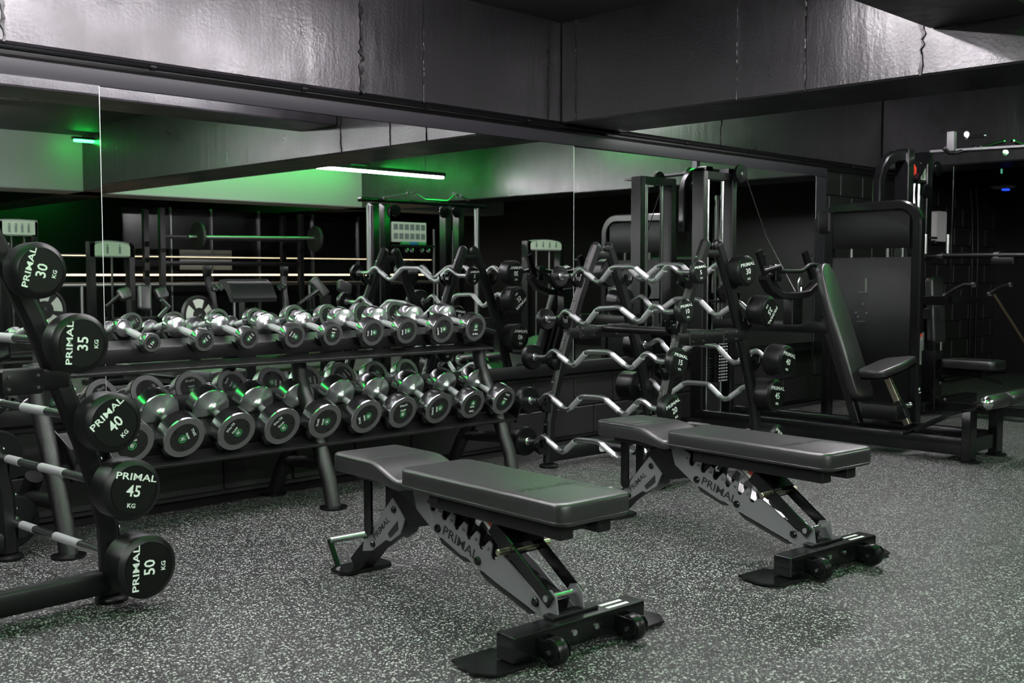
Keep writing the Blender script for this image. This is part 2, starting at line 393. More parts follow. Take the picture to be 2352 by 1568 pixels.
# ---------------------------------------------------------------- barbell racks and fixed barbells
LEG = [(.058, 1.372), (.12, 1.25), (.215, 1.05), (.31, .80), (.385, .60), (.44, .42), (.468, .28), (.478, .03)]
def leg_x(z):
    for (x0, z0), (x1, z1) in zip(LEG, LEG[1:]):
        if z1 <= z <= z0: return x0 + (x1 - x0) * (z0 - z) / (z0 - z1)
    return LEG[0][0] if z > LEG[0][1] else LEG[-1][0]
HOOKZ = (1.17, .905, .66, .40, .14)
FY = .435
def a_frame(label, loc, rz, hooks):
    t = thing('barbell_rack', label, 'weight rack', loc, rz)
    for y in (-FY, FY):
        for s in (-1, 1):
            pts = [(s * x, y, z) for x, z in LEG]
            m = MB().path(pts, .056, .074, up=(s, 0, .3), ch=.017)
            # rounded shoulder at the top
            p, q = V(pts[0]), V(pts[1]); d = (p - q).normalized(); up = V((s, 0, .3)); up = (up - d * up.dot(d)).normalized(); r = d.cross(up)
            rings = []
            for k in range(5):
                a = R(90 * k / 4 * .96); sc_ = math.cos(a); h = .034 * math.sin(a)
                prof = [(-.011, -.037), (.011, -.037), (.028, -.02), (.028, .02), (.011, .037), (-.011, .037), (-.028, .02), (-.028, -.02)]
                rings.append([p + d * h + r * (x * sc_) + up * (b * sc_) for x, b in prof])
            m.loft(rings); lg = m.build('leg', 'black', t)
            MB().lathe([(.058, 0), (.06, .004), (.06, .014), (.05, .022), (.03, .024)], (s * .478, y, 0), (0, 0, 1), 20).build('foot', 'rubber', lg)
            for z in HOOKZ:
                x = leg_x(z + .06); x2 = leg_x(z + .16)
                MB().bar((s * (x + .037), y, z + .05), (s * (x2 + .037), y, z + .15), .034, .006, (s, 0, .3), .001).build('hook_plate', 'gloss', lg)
                bb = MB()
                for dz in (.07, .13):
                    xx = leg_x(z + dz) + .042; bb.cyl((s * (xx - .004), y, z + dz), (s * (xx + .004), y, z + dz + .001), .006, 8)
                bb.build('bolt_heads', 'satin', lg)
        MB().box(-.335, .335, y - .03, y + .03, .795, .872, ch=.012).build('cross_beam', 'black', t)
        for x in (-.16, .16): MB().box(x - .075, x + .075, y - .036, y + .036, .79, .877, ch=.006).build('beam_sleeve', 'black', t)
        bl_ = MB()
        for x in (-.16, .16):
            for dx in (-.05, .05):
                for dz in (-.02, .022):
                    bl_.cyl((x + dx, y - .044, .833 + dz), (x + dx, y + .044, .833 + dz), .006, 8)
        bl_.build('bolt_heads', 'chrome', t)
        bt = MB().box(-.46, .46, y - .03, y + .03, .035, .118, ch=.012).build('base_beam', 'black', t)
        for s in (-1, 1):
            mx = frame((.0, y + s * .0312, .076), (1, 0, 0) if s < 0 else (-1, 0, 0), (0, 0, 1))
            MB().prism(rrect(.10, .052, .024), (0, y + s * .0305, .076), (1, 0, 0), (0, 0, 1), .001).build('badge', 'offwhite', bt)
            lettering('PRIMAL', .019, 'cut', mx, bt, .02, 1.25)
        MB().box(-.075, .075, y - .02, y + .02, 1.30, 1.345, ch=.006).build('top_link', 'black', t)
    MB().tube([(0, -FY, .85), (0, FY, .85)], .024, 14).build('spreader_tube', 'black', t)
    MB().tube([(0, -FY, .085), (0, FY, .085)], .026, 14).build('spreader_tube', 'black', t)
    for s, k, y in hooks:
        z = HOOKZ[k]; x = leg_x(z) + .036; bx = x + .062
        m = MB()
        for dy in (-.021, .021):
            m.prism([(0, -.055), (.028, -.055), (.075, -.026), (.088, .03), (.078, .032), (.064, -.008), (.036, -.013), (.026, .012), (.02, .03), (0, .03)], (s * x, y + dy, z), (s, 0, 0), (0, 0, 1), .005)
        m.box(min(s * x, s * (x + .03)), max(s * x, s * (x + .03)), y - .021, y + .021, z - .05, z + .012, ch=.003)
        m.build('bar_hook', 'gloss', t)
    return t
ALLH = [(s, k, y) for s in (-1, 1) for k in range(5) for y in (-FY, FY)]
a_frame('black steel frame of the barbell rack cut by the left edge of the photo', (1.225, 4.235, 0), R(3.2), ALLH)
a_frame('black steel A-frame barbell rack right of the chrome dumbbells, in front of the mirror', (5.345, 4.13, 0), R(-2.5), ALLH)

def head_mesh(D, T, end, parent, num, rot):
    """urethane head whose outer face is at local y = end (sign gives the direction)"""
    s = 1 if end > 0 else -1; r = D / 2
    prof = [(.03, T), (r * .93, T), (r, T - .012), (r, .018), (r * .985, .0125), (r * .83, .001), (r * .80, .0), (r * .795, .0025), (r * .775, .0025), (r * .77, .0)]
    prof = [(a, b) for a, b in prof]
    h = MB().lathe(prof, (0, end, 0), (0, -s, 0), 48).build('weight_head', 'rubber', parent, 22)
    MB().cyl((0, end - s * (T - .001), 0), (0, end - s * (T + .012), 0), .026, 20, .003).build('collar', 'chrome', h)
    MB().cyl((0, end - s * .001, 0), (0, end + s * .0004, 0), r * .76, 40).build('end_face', 'face', h)
    a = R(rot)
    bx = V((1, 0, 0)) if s < 0 else V((-1, 0, 0))
    ux = bx * math.cos(a) + V((0, 0, 1)) * math.sin(a); uy = -bx * math.sin(a) + V((0, 0, 1)) * math.cos(a)
    o = V((0, end + s * .0006, 0))
    lettering('PRIMAL', r * .31, 'white', frame(o + uy * r * .42, ux, uy), h, .010, 1.42)
    lettering(num, r * .52, 'white', frame(o - uy * r * .04, ux, uy), h, .012, .98)
    lettering('KG', r * .20, 'white', frame(o - uy * r * .50, ux, uy), h, .015, 1.1)
    return h
BL = 1.225
NW = {'5': 'five', '10': 'ten', '15': 'fifteen', '20': 'twenty', '25': 'twenty-five', '30': 'thirty', '35': 'thirty-five', '40': 'forty', '45': 'forty-five', '50': 'fifty'}
POS = dict(zip(('5', '10', '15', '20', '25'), ('topmost', 'second from the top', 'middle one', 'fourth from the top', 'lowest'))); POS.update(zip(('30', '35', '40', '45', '50'), ('topmost', 'second from the top', 'middle one', 'fourth from the top', 'lowest')))
def ez_points():
    half = [(.070, .046), (.098, .040), (.205, -.036), (.232, -.046), (.262, -.038), (.352, .034), (.378, .044), (.404, .036), (.446, .006), (.475, 0)]
    pts = [(-y, z) for y, z in reversed(half)] + half
    return pts
def barbell(kind, num, D, T, pR, pL, rotR, rotL, label, group, roll=0.0):
    t = thing('curl_barbell' if kind == 'ez' else 'fixed_barbell', label, 'barbell', (0, 0, 0), 0, group)
    pR, pL = V(pR), V(pL); d = (pL - pR).normalized(); mid = pR + d * (BL / 2)
    z = V((0, 0, 1)) - d * d.z; z.normalize(); x = d.cross(z)
    m = MX.Identity(4)
    for i, a in enumerate((x, d, z)):
        for j in range(3): m[j][i] = a[j]
    m.translation = mid
    t.matrix_world = m @ MX.Rotation(roll, 4, 'Y') if kind == 'ez' else m
    e = BL / 2; rr = -math.degrees(roll) if kind == 'ez' else 0
    if kind == 'ez':
        P = [(0, -e + T * .5, 0)] + [(0, y, zz) for y, zz in ez_points()] + [(0, e - T * .5, 0)]
        # round the corners a little by subdividing with a smoothing pass
        Q = [V(P[0])]
        for a, b, c in zip(P, P[1:], P[2:]):
            a, b, c = V(a), V(b), V(c); Q += [b.lerp(a, .3), b * .5 + (a.lerp(c, .5)) * 0 + b * .5, b.lerp(c, .3)]
        Q.append(V(P[-1]))
        sh = MB().path(Q, .0155, .0155, up=(1, 0, 0), n=14).build('shaft', 'satin', t, 60)
        for s in (-1, 1):
            for (y0, z0), (y1, z1) in (((.108, .033), (.196, -.030)), ((.272, -.028), (.340, .020))):
                MB().tube([(0, s * y0, z0), (0, s * y1, z1)], .0172, 16).build('knurled_grip', 'knurl', sh)
    else:
        sh = MB().cyl((0, -e + T * .5, 0), (0, e - T * .5, 0), .0165, 18).build('shaft', 'chrome', t)
        for y0, y1 in ((-.40, -.285), (-.10, .10), (.285, .40)):
            MB().cyl((0, y0, 0), (0, y1, 0), .0178, 18).build('knurled_grip', 'knurl', sh)
    head_mesh(D, T, -e, t, num, rotR - rr); head_mesh(D, T, e, t, num, rotL + rr)
    return t
# left rack: straight bars, near face px measured (30..50)
yf = 3.60
for num, D, T, x, z, rot in (('30', .186, .085, 1.413, 1.212, 75), ('35', .203, .090, 1.543, .967, 86), ('40', .210, .102, 1.651, .687, 41), ('45', .218, .115, 1.714, .444, -13), ('50', .228, .13, 1.763, .16, 87)):
    barbell('st', num, D, T, (x, yf, z), (x - .068, yf + 1.2, z - .006), rot, 20,
            'straight barbell with black %s-kilo heads on the left rack, %s of five' % (NW[num], POS[num]), 'straight barbells on the left rack')
EZG = 'curl barbells on the A-frame rack'
for num, D, T, pR, pL, rR, rL in (
    ('5', .136, .032, (5.07, 3.585, 1.212), (5.20, 4.79, 1.187), 8, 0),
    ('10', .14, .045, (4.945, 3.585, .996), (5.06, 4.79, .912), 8, 10),
    ('15', .162, .052, (4.885, 3.585, .714), (4.94, 4.79, .675), -14, 0),
    ('20', .172, .065, (4.836, 3.585, .452), (4.888, 4.79, .404), 22, 10),
    ('25', .184, .085, (4.80, 3.585, .195), (4.841, 4.79, .150), 22, 10)):
    barbell('ez', num, D, T, pR, pL, rR, rL, 'zigzag curl barbell with %s-kilo heads, %s on the A-frame rack front' % (NW[num], POS[num]), EZG, R(-12))
for num, D, T, pR, pL, rR, rL in (
    ('30', .186, .10, (5.535, 3.575, 1.219), (5.62, 4.79, 1.207), 9, 0),
    ('35', .190, .115, (5.70, 3.525, .976), (5.70, 4.74, 1.015), -130, 145),
    ('40', .197, .125, (5.79, 3.45, .673), (5.79, 4.70, .73), -14, 5),
    ('45', .204, .145, (5.83, 3.545, .457), (5.84, 4.77, .43), -8, 0),
    ('50', .21, .155, (5.86, 3.545, .17), (5.87, 4.77, .16), -35, 0)):
    barbell('ez', num, D, T, pR, pL, rR, rL, 'zigzag curl barbell with %s-kilo heads, %s on the A-frame rack back' % (NW[num], POS[num]), EZG, R(12))

# ---------------------------------------------------------------- dumbbell rack
t = thing('dumbbell_rack', 'long black two-tier rack carrying the chrome dumbbells under the mirror', 'weight rack', (3.23, 4.75, 0))
def shelf(z, y0, tilt, xa, xb, n, xs):
    """two angle rails, end plates; local to the rack"""
    c, s_ = math.cos(tilt), math.sin(tilt)
    rot = MX.Translation((0, y0, z)) @ MX.Rotation(tilt, 4, 'X')
    sh = MB().box(xa, xb, -.078, .078, -.115, -.045, rot, .005).build('shelf_channel', 'grain', t)
    MB().box(xa, xb, -.185, -.07, -.138, -.122, rot, .003).build('front_rail', 'grain', t)
    MB().box(xa, xb, .07, .175, -.138, -.122, rot, .003).build('rear_rail', 'grain', t)
    for x in (xa, xb):
        MB().box(x - .004, x + .004, -.185, .18, -.155, -.02, rot, .002).build('end_plate', 'gloss', t)
    for x, rad in xs:
        for y in (-.135, .125):
            m = MB(); k = 12; a0 = R(52); pts = []
            for i in range(k + 1):
                a = -math.pi / 2 - a0 + 2 * a0 * i / k; pts.append((x + rad * math.cos(a), rad * math.sin(a)))
            lo = -rad - .014
            poly = [(pts[0][0] - .012, pts[0][1] + .006)] + pts + [(pts[-1][0] + .012, pts[-1][1] + .006), (x + rad * .55, lo), (x - rad * .55, lo)]
            f = [rot @ V((a, y, b)) for a, b in poly]; g = [rot @ V((a, y + .05, b)) for a, b in poly]
            m.loft([f, g]); m.build('saddle', 'gloss', sh)
    return rot
# dumbbell x positions (world) and sizes, from the left
LOW = [('25KG', .207, 2.185), ('25KG', .207, 2.437), ('22.5KG', .202, 2.71), ('22.5KG', .202, 2.966), ('20KG', .197, 3.222), ('20KG', .197, 3.487), ('17.5KG', .19, 3.732), ('17.5KG', .19, 3.992), ('15KG', .18, 4.252), ('15KG', .18, 4.507)]
TOP = [('2.5KG', .085, 2.065), ('2.5KG', .085, 2.325), ('5KG', .106, 2.59), ('5KG', .106, 2.829), ('7.5KG', .124, 3.092), ('7.5KG', .122, 3.326), ('10KG', .148, 3.589), ('10KG', .148, 3.826), ('12.5KG', .162, 4.089), ('12.5KG', .162, 4.345)]
LROT = (182, 120, -125, -135, -90, -68, 188, -75, 0, 160); TROT = (0, -35, 132, 138, -120, 170, -85, -80, -75, 0)
TILT_L, TILT_T = R(21), R(11)
rx = 3.23
rl = shelf(.505, .0, TILT_L, -1.30, 1.42, 10, [(x - rx, D / 2) for _, D, x in LOW])
rt = shelf(.918, .08, TILT_T, -1.30, 1.27, 10, [(x - rx, D / 2) for _, D, x in TOP])
for fx in (-1.36, 0.005, 1.31):
    MB().path([(fx, -.20, .0), (fx, -.165, .14), (fx, -.02, .44), (fx, .085, .64), (fx + .01, .13, .80)], .04, .04, up=(1, 0, 0), n=18).build('front_leg', 'grain', t)
    MB().tube([(fx - .02, .33, 0), (fx - .01, .245, .17), (fx, .15, .30)], .04, 18).build('rear_leg', 'grain', t)
    MB().tube([(fx - .01, .24, .20), (fx, -.12, .22)], .034, 16).build('brace', 'grain', t)
    for y, x in ((-.20, fx), (.33, fx - .02)):
        MB().lathe([(.07, 0), (.072, .004), (.072, .011), (.05, .016), (.041, .017)], (x, y, 0), (0, 0, 1), 24).build('foot_plate', 'gloss', t)
    MB().box(fx - .035, fx + .035, .05, .17, .74, .80, ch=.005).build('bracket', 'grain', t)
# dumbbells
def emblem(par, o, ux, uy, r):
    n = ux.cross(uy)
    ring = MB(); k = 28
    prof = [(r, 0), (r, .0006), (r * .86, .0006), (r * .86, 0)]
    rings = [[o + (ux * math.cos(2 * math.pi * i / k) + uy * math.sin(2 * math.pi * i / k)) * a + n * b for a, b in prof] for i in range(k)]
    ring.loft(rings, closed=True).build('emblem_ring', 'lemb', par)
    MB().lathe([(r * .86, 0), (r * .86, .0003)], o, n, 24).build('emblem_disc', 'ldark', par, 0)
    st = MB()
    for pts in ([(-.55, -.5), (-.2, -.1), (-.3, .3), (.05, .55)], [(-.1, -.6), (.1, -.2), (.0, .1), (.35, .35)], [(.25, -.55), (.4, -.1), (.2, .05), (.5, .2)], [(-.4, .1), (0, .0), (.35, -.2)]):
        st.path([o + ux * a * r + uy * b * r + n * .0006 for a, b in pts], r * .12, .0006, up=n, ch=.0001)
    st.build('emblem_figure', 'white', par, 0)
DBL = .335
_db = {}
def dumbbell(txt, D, rot, rot2):
    r = D / 2; T = .030 + .25 * D; e = DBL / 2
    t = thing('dumbbell', '', 'dumbbell')
    hr = .0165
    fl_ = .05
    MB().lathe([(hr * .98, -e + T + .03), (hr * 1.02, -.05), (hr * 1.1, 0), (hr * 1.02, .05), (hr * .98, e - T - .03)], (0, 0, 0), (0, 1, 0), 20).build('handle', 'knurl', t, 50)
    for s in (-1, 1):
        c0 = e - T
        h = MB().lathe([(hr, -.055), (hr * 1.06, -.04), (hr * 1.4, -.022), (hr * 2.2, -.008), (min(r * .85, hr * 3.2), 0), (r * .955, .001), (r, .005), (r, T - .005), (r * .97, T), (r * .70, T), (r * .69, T - .003)], (0, s * c0, 0), (0, s, 0), 56).build('head', 'chrome', t, 30)
        MB().lathe([(hr, -.0551), (hr * 1.062, -.0401), (hr * 1.41, -.0221), (hr * 2.21, -.0081), (r * .94, .0006)], (0, s * (c0 - .0006), 0), (0, s, 0), 40, False).build('turned_flank', 'satin', h, 60, 'satin turned inner face of the head')
        k = 48; prof = [(r * .965, 0), (r * .965, .0004), (r * .70, .0004), (r * .70, 0)]
        MB().loft([[V((math.cos(2 * math.pi * i / k) * a, s * (e + b), math.sin(2 * math.pi * i / k) * a)) for a, b in prof] for i in range(k)], closed=True).build('face_ring', 'brush', h)
        MB().cyl((0, s * (e - .003), 0), (0, s * (e - .0005), 0), r * .69, 40).build('face_plate', 'plate', h)
        a = R(rot if s < 0 else rot2); bx = V((1, 0, 0)) if s < 0 else V((-1, 0, 0)); up = V((0, 0, 1))
        ux = bx * math.cos(a) + up * math.sin(a); uy = -bx * math.sin(a) + up * math.cos(a); o = V((0, s * e, 0))
        for q in (90, 210, 330):
            p = o + (ux * math.cos(R(q + 60)) + uy * math.sin(R(q + 60))) * r * .56
            MB().cyl(p - V((0, s * .001, 0)), p + V((0, s * .0015, 0)), r * .055, 10).build('screw', 'gloss', h)
        emblem(h, o + uy * r * .10, ux, uy, r * .20)
        lettering('EMPIRE', r * .12, 'white', frame(o + V((0, s * .0002, 0)) - uy * r * .17, ux, uy), h, .01, 1.0)
        lettering(txt, r * .17, 'white', frame(o + V((0, s * .0002, 0)) - uy * r * .48, ux, uy), h, .012, 1.05)
    return t
KW = {'25KG': 'twenty-five', '22.5KG': 'twenty-two-and-a-half', '20KG': 'twenty', '17.5KG': 'seventeen-and-a-half', '15KG': 'fifteen', '12.5KG': 'twelve-and-a-half', '10KG': 'ten', '7.5KG': 'seven-and-a-half', '5KG': 'five', '2.5KG': 'two-and-a-half'}
NTH = ('first', 'second', 'third', 'fourth', 'fifth', 'sixth', 'seventh', 'eighth', 'ninth', 'last')
for row, rots, rm, tier, zt in ((LOW, LROT, rl, 'lower', TILT_L), (TOP, TROT, rt, 'upper', TILT_T)):
    seen = {}
    for i, ((txt, D, x), rot) in enumerate(zip(row, rots)):
        k = seen.get(txt, 0); seen[txt] = k + 1
        d = dumbbell(txt, D, rot, (rot * 7 + 40) % 360)
        d['label'] = '%s chrome %s-kilo dumbbell on the %s tier, %s from the left' % (('left-hand', 'right-hand')[k], KW[txt], tier, NTH[i])
        d['group'] = 'chrome dumbbells on the %s tier' % tier
        d.matrix_world = MX.Translation((x, 4.75, 0)) @ rm @ MX.Translation((0, 0, 0))
# ---------------------------------------------------------------- adjustable benches
def make_bench(label, loc, rz):
    t = thing('adjustable_bench', label, 'bench', loc, rz)
    X, Y, Z = V((1, 0, 0)), V((0, 1, 0)), V((0, 0, 1))
    # front foot
    ff = MB().box(-.295, .295, -.042, .042, .022, .102, ch=.004).build('front_foot', 'gloss', t)
    for s in (-1, 1):
        poly = [(s * .21, -.06), (s * .38, -.055), (s * .42, .0), (s * .40, .13), (s * .24, .13), (s * .21, .05)]
        if s < 0: poly = poly[::-1]
        MB().prism(poly, (0, 0, .013), X, Y, .008).build('foot_plate', 'gloss', ff)
        wx = s * .175
        for dx in (-.028, .028):
            MB().prism([(-.042, .03), (-.11, .022), (-.135, .04), (-.135, .07), (-.12, .085), (-.042, .085)], (wx + dx, 0, 0), Y, Z, .005).build('wheel_bracket', 'gloss', ff)
        MB().lathe([(.012, -.022), (.040, -.02), (.044, -.012), (.044, .012), (.040, .02), (.012, .022)], (wx, -.098, .050), X, 28).build('wheel', 'rubber', ff)
        MB().cyl((wx - .036, -.098, .050), (wx + .036, -.098, .050), .007, 10).build('axle', 'chrome', ff)
    for x in (-.04, .06): MB().cyl((x, -.047, .065), (x, -.04, .065), .010, 12).build('bolt_head', 'chrome', ff)
    MB().box(.13, .24, -.034, .034, .1016, .1022).build('name_sticker', 'gloss', ff)
    for y in (-.018, .014): MB().box(.135, .235, y - .007, y + .007, .1022, .1027).build('sticker_stripe', 'white', ff)
    MB().box(-.09, .115, .0, .05, .102, .112, ch=.002).build('base_plate', 'black', ff)
    # clevis at the foot
    for x in (-.058, .058):
        MB().prism([(.01, .10), (.085, .10), (.10, .13), (.075, .178), (.045, .185), (.02, .165)], (x, 0, 0), Y, Z, .006).build('clevis_plate', 'silver', ff)
    MB().cyl((-.075, .055, .158), (.075, .055, .158), .011, 14).build('pivot_pin', 'chrome', ff)
    # main notched side plates and the spine between them
    a0, a1 = V((0, .075, .10)), V((0, .80, .335))
    dv = (a1 - a0).normalized(); up = V((0, -dv.z, dv.y))
    sp = MB().bar(a0 + up * .015, a1 + up * .02 + dv * .12, .085, .055, up, .004).build('spine', 'gloss', t)
    L_ = (a1 - a0).length
    top = [(.06, .035), (.20, .068), (.255, .075)]
    n0 = .275
    for i in range(6):
        s0 = n0 + i * .072
        top += [(s0, .058), (s0 + .006, .040), (s0 + .022, .036), (s0 + .032, .046), (s0 + .036, .085), (s0 + .055, .088)]
    top += [(.76, .085), (.80, .080)]
    bot = [(.74, .0), (.62, -.028), (.45, -.034), (.42, -.028), (.25, -.030), (.05, -.022), (-.02, -.01), (-.03, .02)]
    poly = top + bot
    for x in (-.050, .050):
        pl_ = MB().prism([(a, b) for a, b in poly][::-1], a0 + X * x, dv, up, .006).build('notched_plate', 'silver', t)
        for q in (.055, .36, .60):
            MB().lathe([(.016, 0), (.016, .005), (.012, .010), (.004, .012)], a0 + X * (x + (.003 if x > 0 else -.003)) + dv * q + up * (.012 if q < .1 else -.006), X if x > 0 else -X, 16).build('bolt_head', 'gloss', pl_)
        s = 1 if x > 0 else -1
        ux = -dv if s < 0 else dv
        ox = X * (x + s * .0036)
        lettering('PRIMAL', .050, 'cut', frame(a0 + ox + dv * .47 + up * .004, ux, up), pl_, .010, 1.25)
        MB().prism([(.40, -.034), (.43, -.046), (.56, -.046), (.58, -.034)], a0 + X * x, dv, up, .012).build('stencil_edge', 'cut', pl_)
        MB().prism([(.05, -.030), (.07, -.042), (.30, -.048), (.34, -.036)], a0 + X * x, dv, up, .012).build('stencil_edge', 'cut', pl_)
        for i, tx in enumerate(('37', '45', '52', '60', '68', '85')):
            lettering(tx, .016, 'grey' if 0 else 'cut', frame(a0 + ox + dv * (n0 + .046 + i * .072) + up * .060, ux, up), pl_, .01)
    # backrest ladder: two flat arms from the clevis to the back pad, with a sliding block and pin
    b0, b1 = V((0, .055, .158)), V((0, .44, .425)); bd = (b1 - b0).normalized(); bu = V((0, -bd.z, bd.y))
    for x in (-.066, .066):
        ar = MB().bar(b0 + X * x - bd * .02, b1 + X * x, .010, .048, bu, .003).build('support_arm', 'gloss', t)
        if x < 0:
            MB().prism([(.305, -.018), (.40, -.018), (.40, .018), (.305, .018)][::-1], b0 + X * (x - .0055), bd, bu, .0008).build('warning_label', 'offwhite', ar)
            MB().prism([(.372, -.012), (.396, .0), (.372, .012)][::-1], b0 + X * (x - .006), bd, bu, .0008).build('label_triangle', 'yellow', ar)
            MB().prism([(.31, -.004), (.355, -.004), (.355, .015), (.31, .015)][::-1], b0 + X * (x - .006), bd, bu, .0008).build('label_band', 'red', ar)
    MB().bar(b0 + bd * .215, b0 + bd * .33, .148, .060, bu, .004).build('sliding_block', 'gloss', t)
    pc = b0 + bd * .222 - bu * .006
    MB().cyl(pc - X * .118, pc + X * .118, .0115, 16, .002).build('locking_pin', 'gold', t)
    # under-frame of the pads
    MB().box(-.055, .055, -.02, .66, .385, .425, ch=.004).build('back_frame', 'black', t)
    for x in (-.085, .085): MB().box(x - .03, x + .03, -.055, .62, .372, .428, ch=.004).build('pad_rail', 'black', t)
    MB().box(-.12, .12, .56, .61, .395, .427, ch=.003).build('cross_strip', 'black', t)
    hg = MB()
    hg.prism([(.56, .425), (.56, .37), (.66, .29), (.80, .255), (.95, .25), (1.0, .30), (.97, .36), (.86, .425)], (-.030, 0, 0), Y, Z, .012)
    hg.prism([(.56, .425), (.56, .37), (.66, .29), (.80, .255), (.95, .25), (1.0, .30), (.97, .36), (.86, .425)], (.030, 0, 0), Y, Z, .012)
    hg.box(-.03, .03, .66, .96, .27, .40, ch=.004).build('hinge_block', 'black', t)
    # rear leg
    c0, c1 = V((0, .935, .30)), V((0, 1.235, .022)); cd = (c1 - c0).normalized(); cu = V((0, -cd.z, cd.y)) * -1
    rl_ = MB().bar(c0, c1, .07, .075, cu, .005).build('rear_leg', 'black', t)
    for x in (-.041, .041):
        pq = [(-.03, .065), (.035, .09), (.11, .075), (.13, .055), (.24, .035), (.30, .0), (.26, -.03), (.235, -.018), (.06, -.035), (-.02, -.04)]
        gp = MB().prism([(a, b) for a, b in pq], c0 + X * x, cd, cu, .006).build('gusset_plate', 'silver', rl_)
        MB().prism([(.01, .045), (.10, .045), (.10, .066), (.03, .072)], c0 + X * (x * 1.02), cd, cu, .0075).build('stencil_slot', 'cut', gp)
        s = 1 if x > 0 else -1
        lettering('PRIMAL', .036, 'cut', frame(c0 + X * (x + s * .0036) + cd * .125 + cu * .008, cd * -1 if s < 0 else cd, (cu * 1) if s < 0 else cu), gp, .010, 1.25) if 0 else lettering('PRIMAL', .034, 'cut', frame(c0 + X * (x + s * .0036) + cd * .125 + cu * .006, -cd if s < 0 else cd, -cu if s < 0 else -cu), gp, .010, 1.25)
        for q, b in ((.0, .0), (.215, .02)):
            MB().lathe([(.014, 0), (.014, .005), (.009, .010)], c0 + X * (x + s * .003) + cd * q + cu * b, X * s, 14).build('bolt_head', 'gloss', gp)
    rf = MB().prism([(-.105, 1.17), (.105, 1.17), (.12, 1.20), (.12, 1.27), (.09, 1.29), (-.09, 1.29), (-.12, 1.27), (-.12, 1.20)], (0, 0, .011), X, Y, .012).build('rear_foot', 'gloss', t)
    for x in (-.085, .085):
        MB().bar((x, 1.27, .012), (x, 1.335, .115), .022, .010, (0, 1, 0), .002).build('handle_bracket', 'gloss', t)
    MB().cyl((-.088, 1.333, .112), (.088, 1.333, .112), .0145, 18, .002).build('carry_handle', 'satin', t)
    # seat support link
    for x in (-.052, .052):
        MB().prism([(-.024, 0), (.024, 0), (.024, .26), (-.024, .26)][::-1] if 0 else [(-.024, .02), (-.017, .006), (0, 0), (.017, .006), (.024, .02), (.024, .26), (-.024, .26)], (x, 1.10, .17), Y, Z, .010).build('seat_link', 'gloss', t)
    MB().box(-.07, .07, .90, 1.16, .395, .428, ch=.004).build('seat_frame', 'black', t)
    # pads
    pm = MB(); pad(pm, rrect(.325, .86, .045, 6, 0, .318), .072, (0, 0, .428), rnd=.010)
    bp = pm.build('back_pad', 'vinyl', t, 50)
    def ring(poly, z, mbx):
        pts = [V((a, b, z)) for a, b in poly]; pts = pts + [pts[0], pts[1]]
        return mbx.tube(pts, .003, 6)
    ring(rrect(.325 - .006, .86 - .006, .043, 6, 0, .318), .428 + .064, MB()).build('piping', 'seam', bp)
    ring(rrect(.325 - .004, .86 - .004, .043, 6, 0, .318), .428 + .012, MB()).build('piping', 'seam', bp)
    lettering('PRIMAL', .045, 'seam', frame((0, .13, .5025), (1, 0, 0), (0, 1, 0)), bp, .02, 1.7)
    # seat pad: flat rear, curling down in front of the back pad
    m = MB(); rows = []
    N = 26
    for i in range(N + 1):
        y = 1.205 - (1.205 - .735) * i / N
        q = (y - .735) / (.94 - .735); q = max(0, min(1, q)); dip = .052 * (1 - q * q * (3 - 2 * q))
        hw = .158
        e = max(0, .04 - (1.205 - y)); e2 = max(0, .03 - (y - .735))
        hw -= .04 - math.sqrt(max(0, .04 ** 2 - e ** 2)) if e > 0 else 0
        hw -= (.03 - math.sqrt(max(0, .03 ** 2 - e2 ** 2))) * .6 if e2 > 0 else 0
        ed = .0
        if i in (0, N): ed = .008
        z1 = .502 - dip - ed; z0 = .430 - dip * .35 + ed * .5
        rows.append([V((-hw + .006, y, z0)), V((hw - .006, y, z0)), V((hw, y, z0 + .012)), V((hw, y, z1 - .014)), V((hw - .005, y, z1 - .004)), V((hw - .016, y, z1)), V((-hw + .016, y, z1)), V((-hw + .005, y, z1 - .004)), V((-hw, y, z1 - .014)), V((-hw, y, z0 + .012))])
    m.loft(rows[::-1]) if 0 else m.loft(rows)
    spd = m.build('seat_pad', 'vinyl', t, 50)
    for sx in (-1, 1):
        MB().tube([rw[3 if sx > 0 else 8] + V((sx * .001, 0, .006)) for rw in rows[2:]], .003, 6).build('piping', 'seam', spd)
    k = [i for i in range(N + 1) if rows[i][0].y > .955][-1]
    MB().tube([rows[k][6] + V((0, 0, .0)), rows[k][5] + V((0, 0, .0))], .0022, 6).build('seam_line', 'seam', spd)
    return t
make_bench('black adjustable bench nearest the viewer, its pad tinted green by the lights', (2.566, 2.295, 0), R(-3.5))
make_bench('black adjustable bench further right, in front of the A-frame barbell rack', (3.985, 2.185, 0), R(-5.5))
